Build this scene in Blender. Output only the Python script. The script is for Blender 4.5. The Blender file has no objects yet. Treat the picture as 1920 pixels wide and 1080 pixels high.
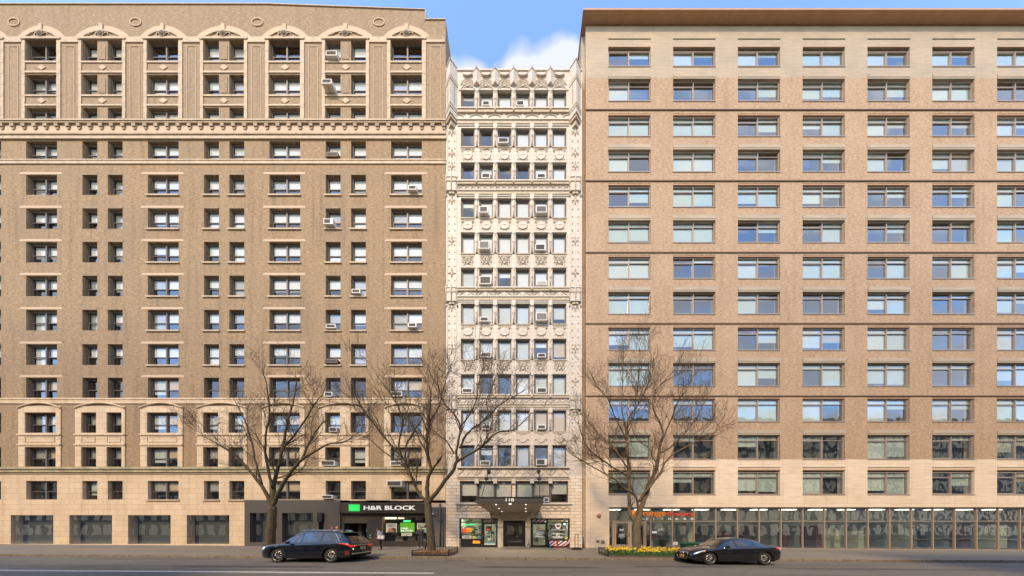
import bpy, bmesh, math, random
from math import sin, cos, pi, radians, sqrt
from mathutils import Vector, Matrix
random.seed(7)
sc = bpy.context.scene
COL = sc.collection
# ---------------------------------------------------------------- measured layout (metres)
S = 21.5; VX = 986.0; HY = 995.0; EYE = 1.465; DCAM = 20.0
def X(px): return (px - VX) / S
def Z(py): return EYE + (HY - py) / S
def P(px, py, d): return Vector(((px - VX) * d / 430.0, d - DCAM, EYE + (HY - py) * d / 430.0))
KERB = -6.7
def gz(x, y=0.0): return -0.0062 * x + 0.0115 * y
def rz(x): return -0.0062 * x - 0.227

# ---------------------------------------------------------------- materials
MATS = {}
def nmat(name):
    m = bpy.data.materials.new(name); m.use_nodes = True
    return m, m.node_tree.nodes, m.node_tree.links, m.node_tree.nodes['Principled BSDF']
def mat(name, col, rough=0.6, metal=0.0, noise=0.0, nscale=8.0, bump=0.0, emit=None, estr=0.0, coat=0.0, spec=0.5):
    if name in MATS: return MATS[name]
    m, N, L, B = nmat(name)
    B.inputs['Base Color'].default_value = (*col, 1); B.inputs['Roughness'].default_value = rough
    B.inputs['Metallic'].default_value = metal; B.inputs['Specular IOR Level'].default_value = spec
    if coat: B.inputs['Coat Weight'].default_value = coat; B.inputs['Coat Roughness'].default_value = 0.03
    if emit: B.inputs['Emission Color'].default_value = (*emit, 1); B.inputs['Emission Strength'].default_value = estr
    if noise or bump:
        g = N.new('ShaderNodeNewGeometry'); n = N.new('ShaderNodeTexNoise'); n.inputs['Scale'].default_value = nscale
        n.inputs['Detail'].default_value = 6; n.inputs['Roughness'].default_value = 0.65
        L.new(g.outputs['Position'], n.inputs['Vector'])
        if noise:
            r = N.new('ShaderNodeMapRange'); r.inputs[1].default_value = 0.25; r.inputs[2].default_value = 0.75
            r.inputs[3].default_value = 1 - noise; r.inputs[4].default_value = 1 + noise
            L.new(n.outputs['Fac'], r.inputs[0])
            x = N.new('ShaderNodeVectorMath'); x.operation = 'SCALE'; x.inputs[0].default_value = col
            L.new(r.outputs[0], x.inputs['Scale']); L.new(x.outputs[0], B.inputs['Base Color'])
        if bump:
            b = N.new('ShaderNodeBump'); b.inputs['Strength'].default_value = bump; b.inputs['Distance'].default_value = 0.02
            L.new(n.outputs['Fac'], b.inputs['Height']); L.new(b.outputs[0], B.inputs['Normal'])
    MATS[name] = m; return m
def mix(N, L, fac, a, b, mode='MIX'):
    x = N.new('ShaderNodeMix'); x.data_type = 'RGBA'; x.blend_type = mode
    for s, v in ((x.inputs[0], fac), (x.inputs[6], a), (x.inputs[7], b)):
        if hasattr(v, 'is_linked') or hasattr(v, 'links'): L.new(v, s)
        elif isinstance(v, tuple): s.default_value = (*v, 1)
        else: s.default_value = v
    return x.outputs[2]
def brickmat(name, c1, c2, cm, bw, bh, mortar=0.012, offset=0.5, rough=0.85, stain=None, stain_amt=0.5, stain_scale=0.35, bump=0.4,
             mott=0.14, streak=0.25, axis='XZ', shift=(0, 0), bias=0.0):
    m, N, L, B = nmat(name); MATS[name] = m
    g = N.new('ShaderNodeNewGeometry'); sp = N.new('ShaderNodeSeparateXYZ'); L.new(g.outputs['Position'], sp.inputs[0])
    cb = N.new('ShaderNodeCombineXYZ')
    if axis == 'XZ':   # the y coordinate is added so that side walls get courses too
        ad = N.new('ShaderNodeMath'); ad.operation = 'ADD'; L.new(sp.outputs[0], ad.inputs[0]); L.new(sp.outputs[1], ad.inputs[1])
        L.new(ad.outputs[0], cb.inputs[0]); L.new(sp.outputs[2], cb.inputs[1])
    else:
        L.new(sp.outputs[0], cb.inputs[0]); L.new(sp.outputs[1], cb.inputs[1])
    mp = N.new('ShaderNodeVectorMath'); mp.operation = 'ADD'; mp.inputs[1].default_value = (shift[0], shift[1], 0); L.new(cb.outputs[0], mp.inputs[0])
    bt = N.new('ShaderNodeTexBrick'); bt.offset = offset; bt.squash = 1
    bt.inputs['Scale'].default_value = 1; bt.inputs['Brick Width'].default_value = bw; bt.inputs['Row Height'].default_value = bh
    bt.inputs['Mortar Size'].default_value = mortar; bt.inputs['Mortar Smooth'].default_value = 0.2; bt.inputs['Bias'].default_value = bias
    bt.inputs['Color1'].default_value = (*c1, 1); bt.inputs['Color2'].default_value = (*c2, 1); bt.inputs['Mortar'].default_value = (*cm, 1)
    L.new(mp.outputs[0], bt.inputs['Vector'])
    col = bt.outputs['Color']
    n1 = N.new('ShaderNodeTexNoise'); n1.inputs['Scale'].default_value = 3.2; n1.inputs['Detail'].default_value = 8; n1.inputs['Roughness'].default_value = 0.75
    L.new(g.outputs['Position'], n1.inputs['Vector'])
    r = N.new('ShaderNodeMapRange'); r.inputs[1].default_value = 0.3; r.inputs[2].default_value = 0.7; r.inputs[3].default_value = 1 - mott; r.inputs[4].default_value = 1 + mott
    L.new(n1.outputs['Fac'], r.inputs[0]); sc1 = N.new('ShaderNodeVectorMath'); sc1.operation = 'SCALE'
    L.new(col, sc1.inputs[0]); L.new(r.outputs[0], sc1.inputs['Scale']); col = sc1.outputs[0]
    if mott > .12:
        nb = N.new('ShaderNodeTexNoise'); nb.inputs['Scale'].default_value = 7.5; nb.inputs['Detail'].default_value = 3; mpb = N.new('ShaderNodeMapping'); mpb.inputs['Scale'].default_value = (.55, .55, 1.5); L.new(g.outputs['Position'], mpb.inputs[0]); L.new(mpb.outputs[0], nb.inputs['Vector'])
        rb_ = N.new('ShaderNodeMapRange'); rb_.inputs[1].default_value = .34; rb_.inputs[2].default_value = .62; rb_.inputs[3].default_value = .76; rb_.inputs[4].default_value = 1.12; L.new(nb.outputs['Fac'], rb_.inputs[0]); sb_ = N.new('ShaderNodeVectorMath'); sb_.operation = 'SCALE'; L.new(col, sb_.inputs[0]); L.new(rb_.outputs[0], sb_.inputs['Scale']); col = sb_.outputs[0]
    if stain:
        n2 = N.new('ShaderNodeTexNoise'); n2.inputs['Scale'].default_value = stain_scale; n2.inputs['Detail'].default_value = 5
        L.new(g.outputs['Position'], n2.inputs['Vector'])
        r2 = N.new('ShaderNodeMapRange'); r2.inputs[1].default_value = 0.45; r2.inputs[2].default_value = 0.72; r2.inputs[3].default_value = 0; r2.inputs[4].default_value = stain_amt
        L.new(n2.outputs['Fac'], r2.inputs[0]); col = mix(N, L, r2.outputs[0], col, stain)
    if streak:   # rain streaks
        mpp = N.new('ShaderNodeMapping'); mpp.inputs['Scale'].default_value = (2.2, 2.2, 0.12); L.new(g.outputs['Position'], mpp.inputs[0])
        n3 = N.new('ShaderNodeTexNoise'); n3.inputs['Scale'].default_value = 1.0; n3.inputs['Detail'].default_value = 5; L.new(mpp.outputs[0], n3.inputs['Vector'])
        r3 = N.new('ShaderNodeMapRange'); r3.inputs[1].default_value = 0.5; r3.inputs[2].default_value = 0.75; r3.inputs[3].default_value = 1; r3.inputs[4].default_value = 1 - streak
        L.new(n3.outputs['Fac'], r3.inputs[0]); s3 = N.new('ShaderNodeVectorMath'); s3.operation = 'SCALE'; L.new(col, s3.inputs[0]); L.new(r3.outputs[0], s3.inputs['Scale']); col = s3.outputs[0]
    L.new(col, B.inputs['Base Color']); B.inputs['Roughness'].default_value = rough
    if bump:
        iv = N.new('ShaderNodeMath'); iv.operation = 'MULTIPLY_ADD'; iv.inputs[1].default_value = -1.0; iv.inputs[2].default_value = 1.0
        L.new(bt.outputs['Fac'], iv.inputs[0])
        ad2 = N.new('ShaderNodeMath'); ad2.operation = 'MULTIPLY_ADD'; ad2.inputs[1].default_value = 0.5
        L.new(n1.outputs['Fac'], ad2.inputs[0]); L.new(iv.outputs[0], ad2.inputs[2])
        b = N.new('ShaderNodeBump'); b.inputs['Strength'].default_value = bump; b.inputs['Distance'].default_value = 0.012
        L.new(ad2.outputs[0], b.inputs['Height']); L.new(b.outputs[0], B.inputs['Normal'])
    return m
def glassmat(name, refl, tint, tintr=(1, 1, 1), wav=0.35):
    m = bpy.data.materials.new(name); m.use_nodes = True; N = m.node_tree.nodes; L = m.node_tree.links; N.clear(); MATS[name] = m
    o = N.new('ShaderNodeOutputMaterial'); mx = N.new('ShaderNodeMixShader'); t = N.new('ShaderNodeBsdfTransparent'); gl = N.new('ShaderNodeBsdfGlossy')
    t.inputs[0].default_value = (*tint, 1); gl.inputs['Color'].default_value = (*tintr, 1); gl.inputs['Roughness'].default_value = 0.0
    gg = N.new('ShaderNodeNewGeometry'); dt = N.new('ShaderNodeVectorMath'); dt.operation = 'DOT_PRODUCT'; L.new(gg.outputs['Incoming'], dt.inputs[0]); L.new(gg.outputs['Normal'], dt.inputs[1])
    ab = N.new('ShaderNodeMath'); ab.operation = 'ABSOLUTE'; L.new(dt.outputs['Value'], ab.inputs[0]); iv = N.new('ShaderNodeMath'); iv.operation = 'SUBTRACT'; iv.inputs[0].default_value = 1.0; L.new(ab.outputs[0], iv.inputs[1])
    f = N.new('ShaderNodeMath'); f.operation = 'POWER'; f.inputs[1].default_value = 4.0; L.new(iv.outputs[0], f.inputs[0])
    a = N.new('ShaderNodeMath'); a.operation = 'ADD'; a.inputs[1].default_value = refl + .06; a.use_clamp = True
    L.new(f.outputs[0], a.inputs[0]); L.new(a.outputs[0], mx.inputs[0]); L.new(t.outputs[0], mx.inputs[1]); L.new(gl.outputs[0], mx.inputs[2]); L.new(mx.outputs[0], o.inputs[0])
    g = N.new('ShaderNodeNewGeometry'); n = N.new('ShaderNodeTexNoise'); n.inputs['Scale'].default_value = 1.3; n.inputs['Detail'].default_value = 1
    L.new(g.outputs['Position'], n.inputs['Vector']); b = N.new('ShaderNodeBump'); b.inputs['Strength'].default_value = wav; b.inputs['Distance'].default_value = 0.02
    L.new(n.outputs['Fac'], b.inputs['Height']); L.new(b.outputs[0], gl.inputs['Normal'])
    return m

# ---------------------------------------------------------------- mesh collector
class MB:
    def __init__(s): s.v = []; s.f = []; s.m = []; s.mats = []; s.sm = []
    def mi(s, m):
        if m not in s.mats: s.mats.append(m)
        return s.mats.index(m)
    def face(s, idx, m, smooth=False): s.f.append(idx); s.m.append(s.mi(m)); s.sm.append(smooth)
    def box(s, x0, x1, y0, y1, z0, z1, m):
        if x1 < x0: x0, x1 = x1, x0
        if y1 < y0: y0, y1 = y1, y0
        if z1 < z0: z0, z1 = z1, z0
        b = len(s.v)
        s.v += [(x0, y0, z0), (x1, y0, z0), (x1, y1, z0), (x0, y1, z0), (x0, y0, z1), (x1, y0, z1), (x1, y1, z1), (x0, y1, z1)]
        for q in ((0, 3, 2, 1), (4, 5, 6, 7), (0, 1, 5, 4), (1, 2, 6, 5), (2, 3, 7, 6), (3, 0, 4, 7)): s.face([b + i for i in q], m)
        return s
    def slab(s, x0, x1, y0, y1, zf, th, m):      # follows the ground slope: zf(x, y)
        b = len(s.v)
        for dz in (-th, 0):
            for (x, y) in ((x0, y0), (x1, y0), (x1, y1), (x0, y1)): s.v.append((x, y, zf(x, y) + dz))
        for q in ((0, 3, 2, 1), (4, 5, 6, 7), (0, 1, 5, 4), (1, 2, 6, 5), (2, 3, 7, 6), (3, 0, 4, 7)): s.face([b + i for i in q], m)
        return s
    def quad(s, a, b_, c, d, m):
        b = len(s.v); s.v += [tuple(a), tuple(b_), tuple(c), tuple(d)]; s.face([b, b + 1, b + 2, b + 3], m); return s
    def prism_xz(s, pts, y0, y1, m):             # pts counter-clockwise seen from -y
        n = len(pts); b = len(s.v)
        s.v += [(p[0], y0, p[1]) for p in pts] + [(p[0], y1, p[1]) for p in pts]
        s.face([b + i for i in range(n)], m); s.face([b + n + i for i in reversed(range(n))], m)
        for i in range(n):
            j = (i + 1) % n; s.face([b + i, b + n + i, b + n + j, b + j], m)
        return s
    def prism_xy(s, pts, z0, z1, m):
        n = len(pts); b = len(s.v)
        s.v += [(p[0], p[1], z0) for p in pts] + [(p[0], p[1], z1) for p in pts]
        s.face([b + i for i in reversed(range(n))], m); s.face([b + n + i for i in range(n)], m)
        for i in range(n):
            j = (i + 1) % n; s.face([b + i, b + j, b + n + j, b + n + i], m)
        return s
    def tube(s, path, rad, m, n=8, cap=True, smooth=True):
        path = [Vector(p) for p in path]
        if not hasattr(rad, '__len__'): rad = [rad] * len(path)
        b = len(s.v); k = len(path); up = Vector((0.13, 0.97, 0.2))
        t0 = (path[1] - path[0]).normalized(); u = t0.cross(up)
        if u.length < 0.1: u = t0.cross(Vector((1, 0, 0)))
        u.normalize()
        for i, p in enumerate(path):
            t = (path[min(i + 1, k - 1)] - path[max(i - 1, 0)])
            if t.length < 1e-9: t = t0
            t.normalize(); u = (u - t * u.dot(t))
            if u.length < 1e-6: u = t.orthogonal()
            u.normalize(); w = t.cross(u)
            for j in range(n):
                a = 2 * pi * j / n; q = p + (u * cos(a) + w * sin(a)) * rad[i]; s.v.append(tuple(q))
        for i in range(k - 1):
            for j in range(n):
                s.face([b + i * n + j, b + i * n + (j + 1) % n, b + (i + 1) * n + (j + 1) % n, b + (i + 1) * n + j], m, smooth)
        if cap:
            s.face([b + j for j in reversed(range(n))], m); s.face([b + (k - 1) * n + j for j in range(n)], m)
        return s
    def ball(s, c, r, m, n=10, sc_=(1, 1, 1)):
        b = len(s.v); rings = max(4, n // 2)
        for i in range(1, rings):
            a = pi * i / rings
            for j in range(n):
                t = 2 * pi * j / n
                s.v.append((c[0] + r * sc_[0] * sin(a) * cos(t), c[1] + r * sc_[1] * sin(a) * sin(t), c[2] + r * sc_[2] * cos(a)))
        top = len(s.v); s.v.append((c[0], c[1], c[2] + r * sc_[2])); bot = len(s.v); s.v.append((c[0], c[1], c[2] - r * sc_[2]))
        for j in range(n):
            s.face([top, b + j, b + (j + 1) % n], m, True)
            o = b + (rings - 2) * n; s.face([bot, o + (j + 1) % n, o + j], m, True)
        for i in range(rings - 2):
            for j in range(n):
                s.face([b + i * n + j, b + (i + 1) * n + j, b + (i + 1) * n + (j + 1) % n, b + i * n + (j + 1) % n], m, True)
        return s
    def capsule(s, a, b, ra, rb, m, n=12):
        a = Vector(a); b = Vector(b); s.ball(a, ra, m, n); s.ball(b, rb, m, n); s.tube([a, b], [ra, rb], m, n); return s
    def mesh(s, name, off=(0, 0, 0)):
        me = bpy.data.meshes.new(name)
        me.from_pydata([(v[0] - off[0], v[1] - off[1], v[2] - off[2]) for v in s.v], [], s.f)
        for m in s.mats: me.materials.append(m)
        me.polygons.foreach_set('material_index', s.m); me.polygons.foreach_set('use_smooth', s.sm); me.update(); return me
    def build(s, name, parent=None, local=False):
        off = (0, 0, 0)
        if parent is not None and not local: off = wloc(parent)
        o = bpy.data.objects.new(name, s.mesh(name, off)); COL.objects.link(o)
        if parent is not None: o.parent = parent
        return o
def wloc(o):
    v = Vector((0, 0, 0))
    while o is not None: v += o.location; o = o.parent
    return v
def inst(me, name, loc, parent=None, rot=0):
    o = bpy.data.objects.new(name, me); COL.objects.link(o); o.location = loc; o.rotation_euler.z = rot
    if parent is not None: o.parent = parent
    return o
def tag(o, label=None, cat=None, group=None, kind=None):
    if label: o['label'] = label
    if cat: o['category'] = cat
    if group: o['group'] = group
    if kind: o['kind'] = kind
    return o
def thing(name, loc, label, cat, group=None, rot=0):
    o = bpy.data.objects.new(name, None); COL.objects.link(o); o.location = loc; o.rotation_euler.z = rot; o.empty_display_size = 0.3
    return tag(o, label, cat, group)
def bevel(o, w=0.01, seg=2):
    b = o.modifiers.new('Bevel', 'BEVEL'); b.width = w; b.segments = seg; b.limit_method = 'ANGLE'; return o
def text(name, body, loc, height, width, m, parent, extrude=0.01, bold=0.0, rot=(pi / 2, 0, 0), align='LEFT', spacing=1.0):
    cu = bpy.data.curves.new(name, 'FONT'); cu.body = body; cu.extrude = extrude; cu.offset = bold; cu.size = 1; cu.space_character = spacing
    cu.resolution_u = 4
    t = bpy.data.objects.new(name, cu); COL.objects.link(t); bpy.context.view_layer.update()
    dg = bpy.context.evaluated_depsgraph_get(); me = bpy.data.meshes.new_from_object(t.evaluated_get(dg), depsgraph=dg)
    bpy.data.objects.remove(t)
    xs = [v.co.x for v in me.vertices]; ys = [v.co.y for v in me.vertices]
    x0, x1, y0, y1 = min(xs), max(xs), min(ys), max(ys)
    sx = width / (x1 - x0); sy = height / (y1 - y0)
    for v in me.vertices:
        v.co.x = (v.co.x - x0) * sx; v.co.y = (v.co.y - y0) * sy
    me.materials.clear(); me.materials.append(m)
    o = bpy.data.objects.new(name, me); COL.objects.link(o); o.rotation_euler = rot
    pl = wloc(parent) if parent is not None else Vector((0, 0, 0))
    o.location = Vector(loc) - pl
    if parent is not None: o.parent = parent
    return o

# colours ---------------------------------------------------------------------------
cream = brickmat('cream terracotta', (.635, .575, .50), (.60, .53, .445), (.33, .27, .20), 0.72, 0.36, 0.010, stain=(.62, .46, .30), stain_amt=.35, stain_scale=.9, bump=.25, mott=.06, streak=.14, rough=.55)
ashlar = brickmat('ashlar terracotta', (.82, .74, .63), (.76, .63, .49), (.45, .34, .23), 0.86, 0.285, 0.022, stain=(.66, .46, .28), stain_amt=.5, stain_scale=.8, bump=1.0, mott=.07, streak=.12, rough=.6)
orn = mat('carved terracotta', (.615, .545, .45), .6, noise=.18, nscale=5, bump=.3)
orntan = mat('aged bounce-tinted carved terracotta', (.53, .43, .31), .65, noise=.22, nscale=4, bump=.3)  # aged tan; under the ledges its warm tint stands in for bounced light
brickL = brickmat('brown mottled brick', (.385, .25, .13), (.28, .18, .092), (.42, .305, .185), 0.215, 0.075, 0.011, stain=(.27, .195, .125), stain_amt=.55, stain_scale=.22, mott=.2, streak=.28, bump=.5)
brickLt = brickmat('upper pale brick', (.37, .255, .15), (.28, .19, .105), (.40, .30, .195), 0.215, 0.075, 0.011, stain=(.36, .27, .19), stain_amt=.35, stain_scale=.3, mott=.18, streak=.15, bump=.5)
brickpat = mat('patched brick', (.60, .44, .31), .85, noise=.15, nscale=9)
terraL = mat('weathered terracotta trim', (.50, .385, .26), .65, noise=.28, nscale=2.3, bump=.3)
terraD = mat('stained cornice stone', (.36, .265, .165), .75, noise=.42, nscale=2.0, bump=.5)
lime = brickmat('warm limestone', (.72, .565, .385), (.66, .50, .33), (.40, .29, .18), 1.25, 0.47, 0.012, stain=(.55, .40, .24), stain_amt=.4, stain_scale=.6, mott=.07, streak=.18, bump=.25)
limeG = mat('mossy ledge stone', (.40, .345, .21), .85, noise=.45, nscale=1.8, bump=.4)
brickR = brickmat('pink tan brick', (.47, .31, .185), (.40, .25, .145), (.50, .375, .26), 0.205, 0.07, 0.011, stain=(.56, .40, .27), stain_amt=.4, stain_scale=.3, mott=.15, streak=.12, bump=.45)
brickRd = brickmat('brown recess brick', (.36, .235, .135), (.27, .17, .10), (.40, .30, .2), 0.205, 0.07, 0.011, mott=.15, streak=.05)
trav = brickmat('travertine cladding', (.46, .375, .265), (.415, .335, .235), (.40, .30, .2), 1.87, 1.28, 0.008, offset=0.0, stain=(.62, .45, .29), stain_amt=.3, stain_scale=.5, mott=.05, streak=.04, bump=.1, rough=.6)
travB = brickmat('lightened cream travertine base', (.82, .68, .51), (.78, .63, .46), (.48, .36, .24), 1.87, 1.28, 0.008, offset=0.0, stain=(.66, .46, .28), stain_amt=.3, stain_scale=.5, mott=.05, streak=.04, bump=.1, rough=.6)  # creamier than the top stone, lightened further in colour to offset tree shade
for tm in (trav, travB):   # horizontal veins
    _N = tm.node_tree.nodes; _L = tm.node_tree.links; _B = _N['Principled BSDF']
    _g = _N.new('ShaderNodeNewGeometry'); _m = _N.new('ShaderNodeMapping'); _m.inputs['Scale'].default_value = (.5, .5, 7); _L.new(_g.outputs['Position'], _m.inputs[0])
    _n = _N.new('ShaderNodeTexNoise'); _n.inputs['Scale'].default_value = 1.4; _n.inputs['Detail'].default_value = 7; _L.new(_m.outputs[0], _n.inputs['Vector'])
    _r = _N.new('ShaderNodeMapRange'); _r.inputs[1].default_value = .3; _r.inputs[2].default_value = .7; _r.inputs[3].default_value = .86; _r.inputs[4].default_value = 1.08
    _L.new(_n.outputs['Fac'], _r.inputs[0]); _s = _N.new('ShaderNodeVectorMath'); _s.operation = 'SCALE'
    _src = _B.inputs['Base Color'].links[0].from_socket; _L.new(_src, _s.inputs[0]); _L.new(_r.outputs[0], _s.inputs['Scale']); _L.new(_s.outputs[0], _B.inputs['Base Color'])
frameD = mat('dark brown window frame', (.115, .09, .07), .45)
frameDL = mat('brown sash', (.15, .12, .10), .5)
frameT = mat('taupe aluminium', (.42, .34, .28), .4, metal=.3)
black = mat('black metal', (.018, .017, .016), .4)
blackM = mat('matt black', (.012, .012, .012), .8)
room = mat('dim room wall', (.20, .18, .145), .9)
blindW = mat('white blind', (.74, .74, .69), .8, noise=.05, nscale=3)
blindG = mat('pale grey green blind', (.56, .60, .55), .8, noise=.06, nscale=3)
blindT = mat('tan blind', (.58, .45, .28), .8, noise=.06)
curt = mat('off white curtain', (.56, .54, .45), .9, noise=.1, nscale=14)
glassA = glassmat('old window glass', .09, (.97, .98, .97), (.92, .96, 1.0))
glassR = glassmat('green tinted glass', .17, (.87, .94, .90), (.93, .97, 1.0))
glassS = glassmat('shopfront glass', .10, (.95, .97, .95), wav=.1)
whiteP = mat('white plastic', (.74, .72, .67), .45, noise=.05)
grilleM = mat('grey grille', (.33, .31, .28), .6)
grilleD = mat('dark grille', (.10, .095, .09), .6)
# ================================================================ windows
FM = {}
def frame_mb(w, h, kind, rec, mb=None, ox=0, oz=0):
    mb = mb or MB(); A, Bm = frameD, frameDL
    x0, x1, z0, z1 = ox - w / 2 + .002, ox + w / 2 - .002, oz + .002, oz + h - .002
    if kind == 'modern': A = Bm = frameT
    t = {'hung': .085, 'hung2': .085, 'white': .085, 'white_rail': .085, 'modern': .055, 'modern_top': .055}.get(kind, .08)
    if kind == 'modern_top': A = Bm = frameT
    y0, y1 = rec, rec + .11
    mb.box(x0, x0 + t, y0, y1, z0, z1, A); mb.box(x1 - t, x1, y0, y1, z0, z1, A)
    mb.box(x0 + t, x1 - t, y0, y1, z1 - t * 1.2, z1, A); mb.box(x0 + t, x1 - t, y0, y1, z0, z0 + t * .7, A)
    if kind in ('hung', 'hung2'):
        if kind == 'hung2': mb.box(ox - .06, ox + .06, y0 - .005, y1, z0 + t * .7, z1 - t * 1.2, Bm); cells = ((x0 + t, ox - .06), (ox + .06, x1 - t))
        else: cells = ((x0 + t, x1 - t),)
        zm = oz + h * .45
        for a, b in cells:
            mb.box(a, b, y0 + .03, y1 - .01, zm - .03, zm + .035, A)
            mb.box(a, a + .035, y0 + .035, y1 - .012, z0 + t * .7, zm - .03, Bm); mb.box(b - .035, b, y0 + .035, y1 - .012, z0 + t * .7, zm - .03, Bm)
    elif kind in ('white', 'white_rail'):
        mb.box(x0 + t, x0 + t + .045, y0 + .04, y1 - .01, z0 + t * .7, z1 - t * 1.2, Bm); mb.box(x1 - t - .045, x1 - t, y0 + .04, y1 - .01, z0 + t * .7, z1 - t * 1.2, Bm)
        mb.box(x0 + t + .045, x1 - t - .045, y0 + .04, y1 - .01, z1 - t * 1.2 - .05, z1 - t * 1.2, Bm)
        if kind == 'white_rail': mb.box(x0 + t + .045, x1 - t - .045, y0 + .04, y1 - .01, oz + h * .22, oz + h * .22 + .04, A)
    else:
        mb.box(ox - .03, ox + .03, y0 - .005, y1, z0 + t * .7, z1 - t * 1.2, A)
        zt = z1 - t * 1.2
        if kind == 'modern':
            zt = oz + h - .42; mb.box(x0 + t, ox - .03, y0 + .01, y1, zt - .045, zt, A); mb.box(ox + .03, x1 - t, y0 + .01, y1, zt - .045, zt, A); zt -= .045
        a, b = x0 + t, ox - .03; q = .055; zb = z0 + t * .7
        mb.box(a, a + q, y0 + .02, y1 - .01, zb, zt, A); mb.box(b - q, b, y0 + .02, y1 - .01, zb, zt, A)
        mb.box(a + q, b - q, y0 + .02, y1 - .01, zt - q, zt, A); mb.box(a + q, b - q, y0 + .02, y1 - .01, zb, zb + q, A)
    return mb
def blind_mb(w, h, kind, state, rec, mb=None, ox=0, oz=0):
    """state: list of (fraction covered from the top, material) for each light of the window"""
    mb = mb or MB(); n = len(state); y = rec + .115
    for i, (fr, m) in enumerate(state):
        if fr <= 0: continue
        a = ox - w / 2 + .1 + i * (w - .2) / n + .01; b = a + (w - .2) / n - .02
        zt = oz + h - .09; zb = zt - (h - .14) * fr
        if m is curt:
            k = max(3, int((b - a) / .12)); px = [a + (b - a) * j / (2 * k) for j in range(2 * k + 1)]
            for j in range(2 * k):
                ya, yb = (y, y + .05) if j % 2 == 0 else (y + .05, y)
                mb.quad((px[j], ya, zb), (px[j + 1], yb, zb), (px[j + 1], yb, zt), (px[j], ya, zt), m)
        else: mb.box(a, b, y, y + .015, zb, zt, m)
    return mb
def pane_mb(w, h, rec, g, mb=None, ox=0, oz=0):
    mb = mb or MB(); y = rec + .075; mb.quad((ox - w / 2 + .07, y, oz + .05), (ox + w / 2 - .07, y, oz + .05), (ox + w / 2 - .07, y, oz + h - .08), (ox - w / 2 + .07, y, oz + h - .08), g); return mb
def window(b, x0, x1, zb, zt, kind, rec, state, glass, sill=None, label=None, extra=None):
    w, h = round(x1 - x0, 2), round(zt - zb, 2); cx = (x0 + x1) / 2
    k = (w, h, kind, rec)
    if k not in FM: FM[k] = frame_mb(x1 - x0, zt - zb, kind, rec).mesh('window_frame')
    o = inst(FM[k], 'window', Vector((cx, 0, zb)) - wloc(b), b)
    k2 = ('pane', w, h, rec, glass.name)
    if k2 not in FM: FM[k2] = pane_mb(x1 - x0, zt - zb, rec, glass).mesh('pane')
    inst(FM[k2], 'pane', (0, 0, 0), o)
    st = tuple((f, m.name) for f, m in state); k3 = ('blind', w, h, st, rec)
    if any(f > 0 for f, m in state):
        if k3 not in FM: FM[k3] = blind_mb(x1 - x0, zt - zb, kind, state, rec).mesh('blind')
        inst(FM[k3], 'curtain' if state[0][1] is curt else 'blind', (0, 0, 0), o)
    if sill:
        k4 = ('sill', w, h, sill.name)
        if k4 not in FM:
            mb = MB(); mb.box(-w / 2 - .09, w / 2 + .09, -.09, .0 - .003, -.13, -.01, sill); mb.box(-w / 2 + .003, w / 2 - .003, -.003, rec, -.006, .015, sill); FM[k4] = mb.mesh('sill')
        inst(FM[k4], 'sill', (0, 0, 0), o)
    if extra:
        for nm, me in extra: inst(me, nm, (0, 0, 0), o)
    if label: o['label'] = label
    return o
# ---- air conditioners
ACM = {}
NTH = ['top', 'second', 'third', 'fourth', 'fifth', 'sixth', 'seventh', 'eighth', 'ninth', 'tenth', 'eleventh', 'twelfth', 'thirteenth', 'fourteenth']
def aircon(px0, px1, py0, py1, zsill, label, group, dark=False, style=0, proj=.2, tilt=0):
    w = (px1 - px0) / S * .97; h = (py1 - py0) / S * .97; x = X((px0 + px1) / 2)
    case = whiteP if style != 2 else mat('brown air conditioner casing', (.16, .085, .05), .5)
    mb = MB(); mb.box(-w / 2, w / 2, -proj, .3, 0, h, case)
    o = mb.build('air_conditioner'); bevel(o, .018)
    o.location = (x, 0, zsill + .03); o.rotation_euler.x = tilt
    tag(o, label, 'air conditioner', group)
    g = MB(); gm = grilleD if dark else grilleM; n = 7; x0, x1 = -w / 2 + .07, w / 2 - .07
    if style == 1: x1 = w / 2 - .25
    g.box(x0, x1, -proj - .004, -proj + .02, .06, h - .06, gm)
    for i in range(n):
        z = .08 + (h - .16) * (i + .5) / n; g.box(x0 + .01, x1 - .01, -proj - .016, -proj - .004, z - .008, z + .008, case if style == 3 else grilleD)
    g.build('grille', o, local=True)
    if w < .86: 
        s = MB(); s.box(w / 2 + .003, w / 2 + .12, .16, .19, .005, h * .8, frameDL); s.build('side_panel', o, local=True)
    if style == 4:
        s = MB(); s.box(-.03, .03, -proj + .05, .05, -.06, 0, mat('sandy wood', (.5, .36, .2))); s.build('support_block', o, local=True)
    return o

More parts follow.
